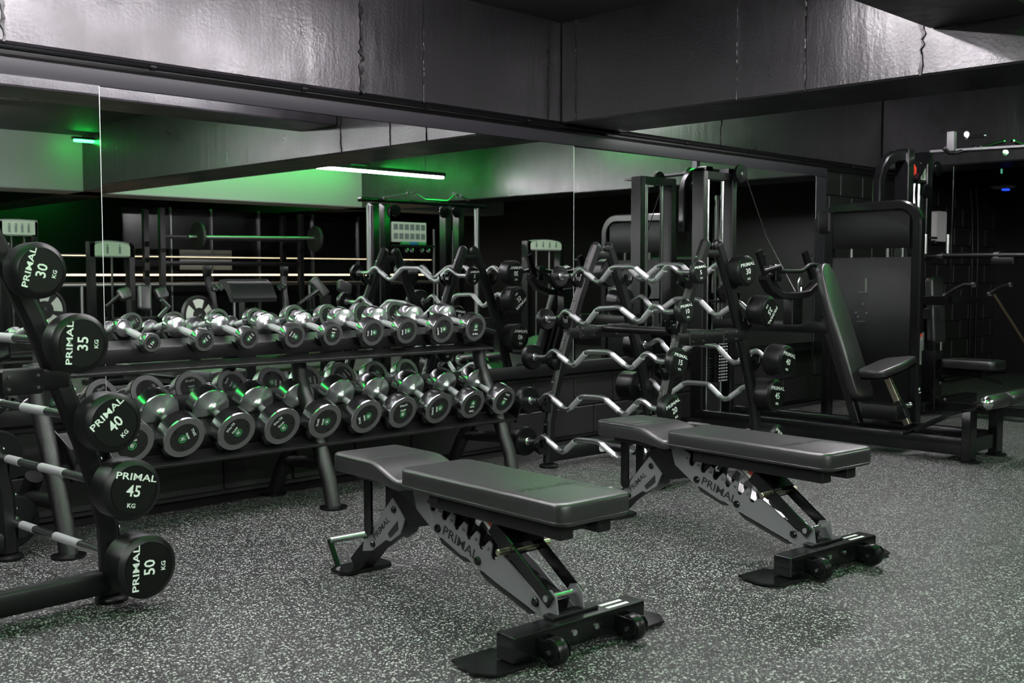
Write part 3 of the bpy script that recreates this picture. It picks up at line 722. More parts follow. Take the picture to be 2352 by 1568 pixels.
# ---------------------------------------------------------------- twin-tower cable machine with the leaning back pad
X_, Y_, Z_ = V((1, 0, 0)), V((0, 1, 0)), V((0, 0, 1))
def stack(par, cx, cy, z0, n, w=.20, d=.12, h=.021):
    """weight stack: every plate a part"""
    st = MB().cyl((cx, cy, z0), (cx, cy, z0 + n * (h + .003) + .25), .011, 10).build('selector_rod', 'chrome', par)
    me = None
    for k in range(n):
        if me is None:
            pl_ = MB().box(-w / 2, w / 2, -d / 2, d / 2, 0, h, ch=.002).build('weight_plate', 'gloss', par); me = pl_.data
            lm = MB().box(-.035, .035, -d / 2 - .001, -d / 2, .005, h - .005); lb = lm.build('plate_label', 'grey', pl_, 0); lme = lb.data
            dm = MB(); 
            for x in (-.05, .05): dm.cyl((x, -d / 2 - .0012, h / 2), (x, -d / 2, h / 2), .005, 8)
            db = dm.build('pin_hole_ring', 'white', pl_, 0); dme = db.data
        else:
            pl_ = link('weight_plate', me, par); link('plate_label', lme, pl_); link('pin_hole_ring', dme, pl_)
        pl_.location = (cx, cy, z0 + k * (h + .003))
    return st
t = thing('cable_row_machine', 'black cable machine with an open tower and a tall leaning back pad', 'gym machine')
for x, in ((6.915,), (7.305,)):
    MB().box(x - .03, x + .03, 4.85, 4.96, .02, 1.985, ch=.006).build('tower_post', 'black', t)
MB().prism([(6.945, 1.93), (7.275, 1.93), (7.33, 1.987), (6.89, 1.987)], (0, 4.905, 0), X_, Z_, .10).build('tower_crosshead', 'black', t)
MB().box(6.86, 7.36, 4.84, 4.97, .015, .09, ch=.006).build('tower_base', 'black', t)
for x in (7.02, 7.215): MB().cyl((x, 4.905, .09), (x, 4.905, 1.95), .0125, 12).build('guide_rod', 'chrome', t)
MB().tube([(7.20, 4.90, .8), (7.20, 4.90, 1.93)], .004, 6).build('cable', 'gloss', t)
p_ = MB().lathe([(.045, -.012), (.064, -.010), (.064, .010), (.045, .012)], (7.11, 4.82, 1.06), (0, 1, 0), 24).build('pulley', 'gloss', t); MB().cyl((7.11, 4.80, 1.06), (7.11, 4.84, 1.06), .012, 10).build('axle_cap', 'black', p_)
MB().box(7.02, 7.22, 4.83, 4.90, .98, 1.0, ch=.002).build('pulley_bracket', 'black', t)
pu = MB().lathe([(.045, -.013), (.072, -.011), (.072, .011), (.045, .013)], (7.30, 4.80, 1.985), (0, 1, 0), 28).build('pulley', 'gloss', t)
MB().cyl((7.30, 4.782, 1.985), (7.30, 4.82, 1.985), .012, 10).build('axle_cap', 'satin', pu)
MB().tube([(7.368, 4.80, 1.98), (7.36, 4.60, 1.5), (7.36, 4.28, .98)], .0045, 6).build('cable', 'gloss', t)
stack(t, 7.14, 4.88, .36, 17, .22, .10)
MB().box(7.06, 7.14, 3.86, 4.88, .775, .855, ch=.006).build('spine_beam', 'black', t)
for x in (6.90, 7.33):
    fb = MB().box(x - .035, x + .035, 2.80, 4.90, .045, .16, ch=.005).build('base_beam', 'gloss', t)
    MB().box(x - .05, x + .05, 2.775, 2.835, .012, .34, ch=.004).build('front_post', 'gloss', t)
    MB().lathe([(.06, 0), (.065, .003), (.065, .010), (.05, .013)], (x + .01, 2.80, 0), Z_, 20).build('foot', 'rubber', fb)
    MB().lathe([(.05, 0), (.055, .003), (.055, .040), (.03, .046)], (x, 4.75, 0), Z_, 16).build('foot', 'rubber', fb)
MB().box(6.93, 7.30, 2.79, 2.82, .06, .15).build('front_cross_beam', 'gloss', t)
m = MB()
m.loft([[V((x, y, z)) for y, z in ((3.22, .158), (2.95, .30), (2.81, .345), (2.77, .352), (2.77, .335), (2.81, .328), (2.95, .282), (3.22, .14))] for x in (6.85, 7.06)])
m.loft([[V((x, y, z)) for y, z in ((3.05, .25), (2.95, .30), (2.81, .345), (2.77, .352), (2.77, .335), (2.81, .328), (2.95, .282), (3.05, .235))] for x in (7.06, 7.38)])
m.build('foot_ramp', 'gloss', t)
for xa, xb in ((6.93, 7.235), (7.27, 7.58)):
    rl_ = MB().lathe([(.02, 0), (.040, .004), (.047, .02), (.047, xb - xa - .02), (.040, xb - xa - .004), (.02, xb - xa)], (xa, 2.715, .385), X_, 24).build('foam_roller', 'vinyl', t)
MB().lathe([(.005, -.03), (.025, -.024), (.040, -.008), (.044, .004)], (6.93, 2.715, .385), X_, 24).build('roller_end_cap', 'chrome', t)
MB().cyl((6.95, 2.715, .385), (7.57, 2.715, .385), .012, 10).build('roller_axle', 'chrome', t)
for x in (6.99, 7.25): MB().bar((x + .0, 2.78, .34), (x, 2.72, .385), .02, .05, (0, 0, 1), .003).build('roller_arm', 'gloss', t)
# leaning back pad
ax = V((0, .335, .94)).normalized(); nn = V((0, -ax.z, ax.y))
ol = []
HB, HT, LN = .118, .075, 1.0
for k in range(9): a = R(180 * k / 8); ol.append((.080 * math.cos(a) * 1.12, LN - .11 + .11 * math.sin(a)))
ol += [(-.118, LN - .32), (-.120, .05), (-.105, .012), (-.08, 0), (.08, 0), (.105, .012), (.120, .05), (.118, LN - .32)]
pb = V((7.10, 3.665, .32))
pdm = MB(); pad(pdm, ol, .065, pb - nn * .0, (1, 0, 0), ax, rnd=.010)
# pad() extrudes along u x v = X x ax = -nn side, so flip by building on the far face
pd = pdm.build('back_pad', 'vinyl', t, 50)
MB().bar(pb - nn * .035 + ax * .0, pb - nn * .035 + ax * .80, .12, .03, nn, .004).build('pad_backing', 'black', t)
MB().bar(pb - nn * .06 - ax * .16, pb - nn * .06 + ax * .62, .07, .06, nn, .005).build('pad_upright', 'black', t)
# seat on its perforated post
ps = V((7.17, 3.50, .50)); pe = V((7.17, 3.335, .165)); pdv = (pe - ps).normalized(); pn = V((0, -pdv.z, pdv.y))
sp_ = MB().bar(ps - pdv * .03, pe, .042, .042, pn, .003).build('seat_post', 'gold', t, 35, 'zinc-plated perforated seat post')
side = pdv.cross(pn)
hl = MB()
for k in range(6):
    c = ps + pdv * (.04 + k * .032)
    hl.cyl(c - pn * .0216, c + pn * .0216, .0075, 10)
hl.build('post_holes', 'cut', sp_)
MB().bar(ps + pdv * .20, ps + pdv * .33, .058, .058, pn, .004).build('post_sleeve', 'black', t)
MB().box(7.05, 7.20, 3.36, 3.62, .20, .30, ch=.005).build('sleeve_bracket', 'black', t)
kb = ps + pdv * .245
MB().lathe([(.008, 0), (.008, .03), (.014, .034), (.018, .04), (.018, .07), (.012, .078)], kb + X_ * .03, V((1, -.5, .25)), 16).build('pop_pin', 'chrome', t)
so = [(-.22, -.08), (-.20, -.13), (.0, -.155), (.20, -.13), (.22, -.08), (.19, .08), (.12, .12), (-.12, .12), (-.19, .08)]
su = V((.94, -.10, .20)).normalized(); sv = V((.0, .96, -.12)); sv = (sv - su * sv.dot(su)).normalized()
sm = MB(); pad(sm, so, .055, V((7.15, 3.50, .525)), su, sv, rnd=.014); sm.build('seat_pad', 'vinyl', t, 50)
MB().prism(so, V((7.15, 3.50, .520)), su, sv, .006).build('seat_plate', 'gloss', t)
sc_ = MB(); sn = su.cross(sv)
for a, b in ((-.15, -.07), (.0, -.11), (.14, -.08), (.10, .05), (-.05, .06)):
    c = V((7.15, 3.50, .515)) + su * a + sv * b; sc_.cyl(c - sn * .004, c + sn * .004, .006, 8)
sc_.build('screw_heads', 'chrome', t)
# press arms at the top
for x, ztop in ((6.47, 1.36), (7.08, 1.36)):
    up_ = MB().bar((x, 4.10, ztop), (x + .085, 4.08, 1.17), .055, .03, (0, -1, 0), .003).build('arm_post', 'gloss', t)
    MB().box(x + .03, x + .032, 4.07, 4.078, 1.2, 1.34).build('arm_strip', 'brush', up_) if 0 else None
MB().tube([(6.46, 4.05, 1.22), (6.62, 4.02, 1.255)], .017, 12).build('grip', 'rubber', t)
MB().box(6.60, 6.68, 4.04, 4.10, 1.15, 1.27, ch=.006).build('clamp_block', 'gloss', t)
MB().tube([(6.66, 4.08, 1.24), (6.72, 4.08, 1.225), (6.78, 4.08, 1.22), (6.95, 4.08, 1.22), (7.02, 4.08, 1.225), (7.10, 4.08, 1.262), (7.16, 4.08, 1.27), (7.32, 4.08, 1.255)], .0165, 12).build('curved_handle', 'black', t)
MB().path([(6.50, 4.08, 1.18), (6.58, 4.08, 1.10), (6.72, 4.08, 1.05), (6.90, 4.08, 1.045), (7.08, 4.08, 1.06), (7.20, 4.08, 1.12)], .05, .07, up=(0, -1, 0), ch=.006).build('yoke', 'black', t)
MB().bar((6.62, 4.12, 1.20), (6.82, 4.14, 1.06), .03, .05, (0, 0, 1), .003).build('yoke_brace', 'gloss', t)
MB().box(6.86, 7.0, 4.06, 4.14, .84, 1.05, ch=.006).build('yoke_post', 'black', t)
bm_ = MB()
for x, z in ((6.47, 1.33), (7.10, 1.33), (6.62, 1.25), (6.66, 1.19), (6.54, 1.20), (7.33, 1.27)): bm_.cyl((x, 4.03, z), (x, 4.055, z), .009, 8)
bm_.build('bolt_heads', 'chrome', t)
k_ = MB().tube([V((6.885 + .022 * math.cos(R(a)), 4.02, 1.125 + .052 * math.sin(R(a)))) for a in range(0, 351, 26)], .006, 8); tag(k_.build('carabiner', 'chrome'), 'polished steel carabiner hanging at the centre of the cable machine yoke', 'carabiner')

# ---------------------------------------------------------------- weight stack tower with the rounded shoulder
t = thing('weight_stack_tower', 'tall black shrouded weight tower with a rounded shoulder, behind the leaning pad', 'gym machine', (.18, .10, 0))
arc = [(7.75, 4.27, .02), (7.75, 4.27, 1.66), (7.75, 4.255, 1.70), (7.75, 4.22, 1.715)] + [(7.75, 3.69 - .15 * math.sin(R(a)), 1.575 + .15 * math.cos(R(a))) for a in range(0, 91, 10)] + [(7.75, 3.54, 1.0), (7.75, 3.54, .02)]
MB().path(arc, .075, .075, up=(1, 0, 0), ch=.012).build('frame', 'gloss', t)
MB().box(7.73, 7.765, 3.58, 4.235, .20, 1.33, ch=.003).build('lower_shroud', 'black', t)
MB().box(7.728, 7.768, 3.60, 4.235, 1.40, 1.68, ch=.003).build('upper_shroud', 'black', t)
for y in (4.08, 3.78, 3.66): MB().cyl((7.75, y, .2), (7.75, y, 1.68), .013, 12).build('guide_rod', 'chrome', t)
MB().lathe([(.04, -.02), (.07, -.018), (.07, .018), (.04, .02)], (7.74, 4.33, 1.60), X_, 20).build('pulley', 'gloss', t)
MB().box(7.70, 7.79, 4.24, 4.36, 1.52, 1.70, ch=.02).build('pulley_cover', 'black', t)
MB().tube([(7.74, 4.395, 1.6), (7.74, 4.40, .25)], .0045, 6).build('cable', 'gloss', t)
MB().box(7.66, 7.84, 3.48, 4.33, .012, .06, ch=.006).build('base', 'gloss', t)
cl = MB().box(7.7365, 7.7635, 3.4995, 3.5015, .52, .73); lb = cl.build('column_label', 'grey', t, 0)
MB().box(7.736, 7.764, 3.4985, 3.5005, .73, .755).build('label_head', 'red', lb, 0)
lettering('WARNING', .022, 'cut', frame((7.75, 3.4986, .625), (0, 0, 1), (-1, 0, 0)), lb, .01, 1.4)
e = MB(); e.lathe([(.012, 0), (.012, .002)], (7.741, 3.5025, .335), -Y_, 12); e.box(7.736, 7.766, 3.499, 3.502, .305, .312); e.build('small_badge', 'white', t, 0)
tb = MB()
for y, z in ((4.0, 1.06), (3.96, .97), (4.02, .90), (3.93, .90), (4.0, .87)): tb.cyl((7.722, y, z), (7.73, y, z), .010, 8)
tb.box(7.720, 7.731, 3.93, 3.945, 1.06, 1.17); tb.box(7.720, 7.731, 3.93, 4.0, 1.055, 1.062); tb.box(7.72, 7.731, 3.94, 4.01, .83, .834)
tb.build('shroud_fittings', 'satin', t)

# ---------------------------------------------------------------- press machine at the right
t = thing('press_machine', 'black press machine with padded seat and overhead grips at the right edge', 'gym machine')
for x in (8.79, 9.15): MB().box(x - .07, x + .035, 4.10, 4.22, .02, 2.24, ch=.006).build('tower_post', 'gloss', t)
MB().path([(8.40, 4.2, 1.6), (8.40, 4.2, 1.96), (8.43, 4.19, 2.06), (8.50, 4.18, 2.13), (8.60, 4.17, 2.17), (8.72, 4.16, 2.18)], .09, .07, up=(0, 1, 0), ch=.01).build('curved_brace', 'gloss', t)
pc = MB().box(8.82, 9.12, 4.12, 4.135, 1.98, 2.16).build('placard_board', 'black', t, 0)
MB().box(8.99, 9.115, 4.115, 4.12, 2.0, 2.14).build('placard', 'paper', pc, 0)
fg = MB()
for cx in (9.02, 9.085):
    fg.lathe([(.004, 0), (.009, .006), (.009, .014), (.004, .02)], (cx, 4.113, 2.112), Z_, 8)
    fg.box(cx - .012, cx + .012, 4.111, 4.114, 2.062, 2.110); fg.box(cx - .012, cx - .003, 4.111, 4.114, 2.01, 2.062); fg.box(cx + .003, cx + .012, 4.111, 4.114, 2.01, 2.062)
fg.build('placard_figures', 'pgrey', pc, 0)
fr = MB(); fr.box(8.86, 8.87, 4.113, 4.118, 2.03, 2.12); fr.box(8.885, 8.895, 4.113, 4.118, 2.02, 2.10); fr.build('placard_figures', 'red', pc, 0)
MB().bar((9.08, 4.10, 2.20), (8.84, 4.10, 1.98), .03, .05, (0, -1, 0), .003).build('diagonal_brace', 'gloss', t)
for x, y, z, r_ in ((9.16, 4.05, 2.10, .06), (9.0, 4.07, 1.90, .06)):
    MB().lathe([(.03, -.014), (r_, -.012), (r_, .012), (.03, .014)], (x, y, z), Y_, 20).build('pulley', 'gloss', t)
for x in (8.84, 8.96, 9.05): MB().cyl((x, 4.16, .6), (x, 4.16, 1.97), .0125, 10).build('guide_rod', 'chrome', t)
MB().tube([(9.27, 3.96, 2.12), (9.26, 3.96, 1.1)], .0045, 6).build('cable', 'gloss', t)
MB().path([(9.1, 4.06, 2.235), (9.1, 3.6, 2.225), (9.1, 2.9, 2.21)], .15, .02, up=(0, 0, 1), ch=.003).build('grip_plate', 'silver', t)
for pts in ([(8.93, 3.90, 2.24), (8.95, 3.86, 2.20), (9.0, 3.82, 2.205), (9.12, 3.72, 2.25)], [(9.10, 3.66, 2.24), (9.30, 3.56, 2.30)], [(9.07, 3.78, 2.33), (9.19, 3.67, 2.35)], [(9.33, 3.50, 2.30), (9.44, 3.42, 2.255)]):
    g = MB().tube(pts, .0165, 10).build('grip', 'rubber', t)
    for a, b in ((pts[0], pts[1]), (pts[-1], pts[-2])):
        d = (V(a) - V(b)).normalized(); MB().cyl(V(a) - d * .012, V(a) + d * .004, .018, 12).build('grip_cap', 'chrome', g)
MB().box(8.98, 9.04, 3.84, 3.90, 2.22, 2.38, ch=.004).build('grip_post', 'silver', t)
for p in ((9.07, 3.78, 2.355), (9.30, 3.55, 2.205)):
    MB().lathe([(.005, 0), (.018, .003), (.024, .01), (.024, .02)], p, V((-.7, -.7, 0)), 14).build('end_cap', 'chrome', t)
# transverse bars
MB().box(8.8, 9.25, 3.98, 4.08, 1.33, 1.37, ch=.004).build('rail', 'gloss', t)
MB().tube([(9.1, 3.96, 1.355), (9.1, 3.5, 1.355), (9.1, 3.1, 1.35)], .022, 12).build('press_bar', 'black', t)
MB().cyl((9.1, 3.53, 1.355), (9.1, 3.49, 1.355), .034, 14).build('bar_collar', 'chrome', t)
MB().cyl((9.1, 3.98, 1.355), (9.1, 3.955, 1.355), .028, 14).build('bar_collar', 'chrome', t)
MB().box(9.05, 9.15, 3.36, 3.54, 1.28, 1.335, ch=.004).build('bracket', 'black', t)
MB().box(9.08, 9.19, 4.05, 4.09, 1.5, 1.52).build('rod_bracket', 'gloss', t)
for p in ((9.05, 4.09), (9.24, 3.98)): MB().cyl((*p, 1.37), (*p, 1.54), .015, 10).build('guide_rod', 'chrome', t)
for p, za, zb in (((9.02, 4.10), .45, 1.2), ((9.17, 3.99), .40, .62)): MB().cyl((*p, za), (*p, zb), .015, 10).build('guide_rod', 'chrome', t)
sg = MB()
for k in range(26): sg.lathe([(.017, 0), (.02, .003), (.017, .006)], (9.03, 4.09, .46 + k * .0095), Z_, 10)
sg.build('coil_spring', 'satin', t)
# seat
sd = V((.30, -.32, 0)).normalized(); sx = V((.72, .69, 0)).normalized()
bm2 = MB(); bx_ = V((.70, .714, 0)).normalized(); bz = V((.06, -.06, .995)) * 1; bz = V((.05, -.05, .99)).normalized(); bxx = (V((-.69, -.72, 0))).normalized()
bo = V((9.16, 4.02, .60)); wv = V((.66, -.70, 0)).normalized() if 0 else V((.71, -.70, 0)).normalized()
# back pad faces along +seat direction
pad(bm2, rrect(.24, .58, .05, 5, 0, .29), .07, V((9.17, 4.06, .60)), X_, V((0, .06, .99)).normalized(), rnd=.014)
bp2 = bm2.build('back_pad', 'vinyl', t, 50)
for zz in (.38, .20): MB().tube([V((9.17 + s * .118, 4.06 + .06 * zz - .072, .60 + zz)) for s in (-1, 1)], .0025, 6).build('stitching', 'seam', bp2)
sm = MB(); pad(sm, rrect(.28, .46, .05, 5, 0, .23), .075, V((9.15, 3.47, .41)), X_, Y_, rnd=.014)
sm.v = [(a, b, c) for a, b, c in sm.v]; sm.build('seat_pad', 'vinyl', t, 50)
MB().box(9.0, 9.14, 3.96, 4.10, .05, .55, ch=.006).build('seat_column', 'gloss', t)
MB().bar((9.12, 4.06, .38), (9.12, 3.6, .37), .06, .06, (0, 0, 1), .004).build('seat_beam', 'gloss', t)
MB().bar((9.07, 4.03, .62), (9.12, 4.0, .33), .05, .06, (0, -1, 0), .004).build('adjuster_strut', 'black', t)
sc2 = MB()
for k in range(9): sc2.bar((9.095 + k * .0035, 4.005 - k * .002, .54 - k * .022), (9.125 + k * .0035, 3.98 - k * .002, .54 - k * .022), .002, .008, (0, 0, 1), 0.0005)
sc2.build('adjuster_scale', 'grey', t)
MB().path([(9.15, 3.95, .30), (9.35, 3.80, .34), (9.55, 3.62, .27)], .03, .03, up=(0, 0, 1), ch=.004).build('lever', 'gloss', t)
MB().box(8.85, 9.95, 3.98, 4.10, .04, .12, ch=.006).build('base_beam', 'gloss', t)
MB().bar((9.12, 4.06, .08), (9.12, 3.2, .08), .08, .08, (0, 0, 1), .005).build('base_beam', 'gloss', t)
for s, pts in ((0, [(8.95, 3.87, 1.02), (8.95, 3.77, 1.08), (8.95, 3.71, 1.11), (8.95, 3.63, 1.115)]), (1, [(9.40, 3.68, 1.03), (9.40, 3.60, 1.085), (9.40, 3.50, 1.115)])):
    g = MB().tube(pts, .021, 12).build('hand_grip', 'rubber', t)
    for a, b in ((pts[0], pts[1]), (pts[-1], pts[-2])):
        d = (V(a) - V(b)).normalized(); MB().cyl(V(a) - d * .015, V(a) + d * .006, .0235, 14).build('grip_cap', 'chrome', g)
MB().bar((8.95, 4.12, .98), (8.95, 3.85, .98), .05, .075, (0, 0, 1), .004).build('press_arm', 'gloss', t)
MB().bar((9.40, 4.12, .975), (9.40, 3.66, .975), .05, .065, (0, 0, 1), .004).build('press_arm', 'gloss', t)
MB().bar((8.98, 4.14, .86), (9.14, 4.01, .87), .06, .09, (0, 0, 1), .004).build('press_arm', 'gloss', t)
b3_ = MB()
for p in ((9.02, 4.03, .335), (9.10, 3.98, .375), (9.17, 3.95, .36), (9.11, 3.96, .27), (8.95, 4.0, .09), (9.14, 3.93, .13), (9.13, 3.95, .09)): b3_.lathe([(.014, 0), (.010, .008)], p, V((-.4, -.9, 0)), 10)
b3_.build('bolt_heads', 'chrome', t)

# ---------------------------------------------------------------- small things along the right wall
t = thing('wall_dispenser', 'white rounded dispenser fixed to the black block wall', 'dispenser', (11.81, 5.259, 1.56))
MB().prism(rrect(.25, .33, .03, 5, 0, .165), (0, -.05, 0), X_, Z_, .10).build('body', 'offwhite', t)
MB().box(-.12, .12, -.09, 0, -.03, .02, ch=.01).build('outlet', 'black', t)
for k, x in enumerate((12.86, 13.02)):
    o = MB().tube([(x - .10, 5.25, 2.2), (x - .04, 5.25, 1.95), (x, 5.25, 1.55), (x, 5.25, .02)], .02, 10).build('wall_conduit', 'gloss')
    tag(o, ('left', 'right')[k] + ' of the two black conduits running down the end of the block wall', 'conduit')
t = thing('wall_box', 'small dark box with a lit green square, high at the right', 'control box', (12.35, 4.78, 2.34))
MB().box(-.10, .10, -.04, .04, -.10, .12, ch=.006).build('case', 'black', t)
MB().cyl((0, 0, .12), (0, 0, .61), .012, 8).build('hanger', 'black', t)
MB().box(-.02, .02, -.0415, -.0405, -.03, .02).build('lit_label', mat('lit_green_label', (.1, .5, .3), .5, emit=(.2, .9, .55), estr=.5), t, 0)
t = thing('wifi_dome', 'round grey dome with a blue light, high on the right', 'ceiling device', (12.36, 4.72, 2.165))
MB().lathe([(.02, -.028), (.10, -.02), (.13, 0), (.12, .012), (.03, .02)], (0, 0, 0), Z_, 28).build('dome', 'grey', t)
MB().box(-.045, .035, -.06, -.0, -.045, -.026, ch=.003).build('indicator', 'blue', t)
MB().cyl((0, 0, .02), (0, 0, .785), .01, 8).build('hanger', 'black', t)
o = MB().tube([(11.21, 4.37, 1.03), (11.62, 3.85, .0)], .017, 10); tag(o.build('leaning_pole', 'wood'), 'brown pole leaning at the right edge of the frame', 'pole')
TLX0, TLX1, PLX = 4.18, 4.52, 4.83
# ---------------------------------------------------------------- room behind the viewer, seen in the mirrors
t = thing('cable_tower', 'wide black cable tower with a pull-up bar and a white chart, seen in the mirror', 'gym machine')
for x in (7.86, 8.02, 8.98, 9.20): MB().box(x - .045, x + .045, .14, .26, .02, 2.03, ch=.006).build('tower_post', 'gloss', t)
MB().cyl((7.80, .2, .02), (7.80, .2, 2.0), .035, 14).build('perforated_column', 'satin', t)
MB().cyl((9.52, .2, .02), (9.52, .2, 2.05), .035, 14).build('perforated_column', 'satin', t)
MB().box(7.66, 9.66, .16, .24, 2.04, 2.09, ch=.006).build('top_beam', 'gloss', t)
MB().box(7.80, 9.5, .10, .30, .02, .09, ch=.006).build('base_beam', 'gloss', t)
g = MB().tube([(7.95, .28, 2.09), (8.38, .30, 2.17), (8.55, .32, 2.10), (8.9, .32, 2.10), (9.06, .30, 2.20), (9.30, .28, 2.13)], .017, 10).build('pull_up_bar', 'satin', t)
for p in ((8.30, .3, 2.165), (8.40, .3, 2.17), (9.04, .3, 2.195), (9.13, .3, 2.18), (8.95, .3, 2.02)): MB().lathe([(.008, 0), (.026, .006), (.026, .02)], p, Y_, 14).build('end_cap', 'chrome', g)
for x in (7.92, 7.99, 8.76, 9.07): MB().cyl((x, .24, .3), (x, .24, 1.75), .014, 10).build('guide_rod', 'chrome', t)
for x, z in ((8.12, 1.95), (8.88, 1.96), (9.10, 1.97)): MB().lathe([(.03, -.014), (.07, -.012), (.07, .012), (.03, .014)], (x, .29, z), Y_, 20).build('pulley', 'gloss', t)
bd = MB().box(8.12, 8.66, .20, .215, 1.585, 1.825, ch=.003).build('exercise_chart', 'paper', t)
ck = MB()
for r_ in (0, 1):
    for c in range(6): ck.box(8.15 + c * .085, 8.215 + c * .085, .2155, .2165, 1.62 + r_ * .11, 1.69 + r_ * .11)
ck.build('chart_cells', 'pgrey', bd, 0)
MB().box(8.05, 8.75, .14, .30, 1.53, 1.55, ch=.003).build('accessory_shelf', 'black', t)
for x, m_ in ((8.42, 'cyan'), (8.30, 'green_p'), (8.56, 'green_p')): MB().cyl((x - .06, .24, 1.57), (x + .06, .24, 1.57), .02, 12).build('shelf_handle', m_, t)
ah = MB()
for x in (8.28, 8.36, 8.52, 8.62): ah.lathe([(.006, 0), (.02, .01), (.028, .03), (.02, .05)], (x, .3, 1.46), Z_, 12)
ah.build('hanging_grips', 'chrome', t)
stack(t, 8.50, .2, .1, 14, .22, .1)

def placard_machine(name, label, x0, x1, y, z0, z1, h, arch):
    t = thing(name, label, 'gym machine', ((x0 + x1) / 2, y, 0)); w_ = (x1 - x0) / 2
    for s in (-1, 1): MB().box(s * w_ - .035, s * w_ + .035, -.05, .05, .02, z1 - .02, ch=.006).build('post', 'black', t)
    top = [(w_ + .03, z0), (w_ + .03, z1 - arch)] + [((w_ + .03) * math.cos(R(a)), z1 - arch + arch * math.sin(R(a))) for a in range(15, 180, 15)] + [(-w_ - .03, z1 - arch), (-w_ - .03, z0)]
    hd = MB().prism([(a, b) for a, b in top], (0, 0, 0), X_, Z_, .10).build('head_cover', 'grey', t)
    MB().prism([(a * .86, z0 + .012 + (b - z0) * .86) for a, b in top], (0, .053, 0), X_, Z_, .003).build('placard', 'paper', hd)
    f = MB()
    for k in range(4):
        cx = -w_ * .6 + k * w_ * .4; f.box(cx - .012, cx + .012, .055, .057, z0 + .035, z0 + (z1 - z0) * .62)
        f.lathe([(.003, 0), (.010, .008), (.003, .018)], (cx, .056, z0 + (z1 - z0) * .66), Z_, 8)
    f.build('placard_figures', 'pgrey', hd, 0)
    for x in (-w_ * .4, w_ * .4): MB().cyl((x, 0, .1), (x, 0, z0), .013, 10).build('guide_rod', 'chrome', t)
    MB().box(-w_ - .05, w_ + .05, -.2, .12, .015, .07, ch=.006).build('base', 'black', t)
    MB().box(-w_ + .05, w_ - .05, -.05, .04, .07, .42, ch=.004).build('stack_cover', 'black', t)
    return t
placard_machine('pin_loaded_machine', 'weight machine with a curved white placard, mirrored just left of the A-frame rack', 9.10, 9.66, 1.5, 1.48, 1.61, 1.6, .06)
placard_machine('pin_loaded_machine', 'machine with a wide arched white placard, seen in the mirror at the left joint', 4.75, 5.44, -1.0, 1.385, 1.565, 1.5, .06)
placard_machine('pin_loaded_machine', 'brown-topped machine with a small white placard, seen at the left edge of the mirror', TLX0, TLX1, -2.0, 1.62, 1.80, 1.6, .01)

# preacher curl bench with plates
t = thing('preacher_bench', 'preacher curl bench with a broad ribbed pad and curved green-lit arms, seen in the mirror', 'bench', (5.68, 1.0, 0))
pm = MB(); rows = []
for x in (-.24, .24): rows.append([V((x, y, z)) for y, z in ((-.14, 1.10), (-.10, 1.145), (-.02, 1.15), (.08, 1.10), (.16, .97), (.15, .93), (.10, .93), (.02, 1.04), (-.06, 1.08), (-.12, 1.07))])
pm.loft(rows); pp_ = pm.build('arm_pad', 'vinyl', t, 40)
for k in range(3): MB().box(-.24, .24, -.02 + k * .05, -.012 + k * .05, 1.145 - k * .04, 1.155 - k * .04).build('rib', 'seam', pp_)
for s in (-1, 1):
    MB().path([(s * .43, .0, 1.26), (s * .42, .0, 1.12), (s * .40, .05, 1.0), (s * .40, .08, .88), (s * .34, .10, .76), (s * .22, .1, .66)], .05, .05, up=(0, 1, 0), ch=.008).build('bent_arm', 'black', t)
    MB().box(s * .43 - .035, s * .43 + .035, -.03, .03, 1.18, 1.28, ch=.008).build('bar_rest', 'rubber', t)
    hb = MB()
    for dx in (0, .05): hb.lathe([(.02, 0), (.03, .01), (.02, .03)], (s * (.33 + dx), .06, 1.07), Y_, 12)
    hb.build('chrome_knob', 'chrome', t)
MB().box(-.06, .06, -.06, .06, .05, 1.0, ch=.008).build('column', 'black', t)
MB().box(-.40, .40, -.05, .05, .64, .70, ch=.006).build('cross_beam', 'black', t)
MB().box(-.05, .05, -.5, .5, .02, .09, ch=.006).build('base_beam', 'black', t); MB().box(-.35, .35, -.5, -.42, .02, .09, ch=.006).build('base_beam', 'black', t)
sm = MB(); pad(sm, rrect(.3, .3, .06, 5), .07, (0, -.42, .48), rnd=.014); sm.build('seat_pad', 'vinyl', t, 50)
def disc(label, c, r, ax=(0, 1, 0)):
    t = thing('weight_plate_disc', label, 'weight plate', c); ax = V(ax).normalized()
    MB().lathe([(.026, -.02), (r * .35, -.022), (r * .36, -.012), (r * .86, -.012), (r * .9, -.022), (r, -.02), (r, .02), (r * .9, .022), (r * .86, .012), (r * .36, .012), (r * .35, .022), (.026, .02)], (0, 0, 0), ax, 36).build('disc', 'plate', t)
    u = ax.orthogonal().normalized(); w_ = ax.cross(u); f = MB()
    for k in range(5):
        a0, a1 = R(72 * k), R(72 * k + 50)
        pts = [(r * .83 * math.cos(a), r * .83 * math.sin(a)) for a in [a0 + (a1 - a0) * i / 6 for i in range(7)]] + [(r * .42 * math.cos(a), r * .42 * math.sin(a)) for a in [a1 - (a1 - a0) * i / 4 for i in range(5)]]
        f.prism(pts, ax * .0125, u, w_, .003)
    f.build('pale_print', 'paper', t, 0)
    MB().cyl(ax * -.03, ax * .03, .03, 14).build('hub', 'chrome', t)
    return t
disc('pale printed weight plate beside the preacher bench, seen in the mirror', (5.13, 1.05, .80), .20, (.25, 1, .1))
disc('pale printed weight plate at the far left, mirrored beside the left rack', (PLX, -2.6, .78), .26, (.1, 1, 0))
st_ = thing('plate_storage_stand', 'low black stand holding the pale weight plates, seen in the mirror', 'rack', (5.13, .97, 0))
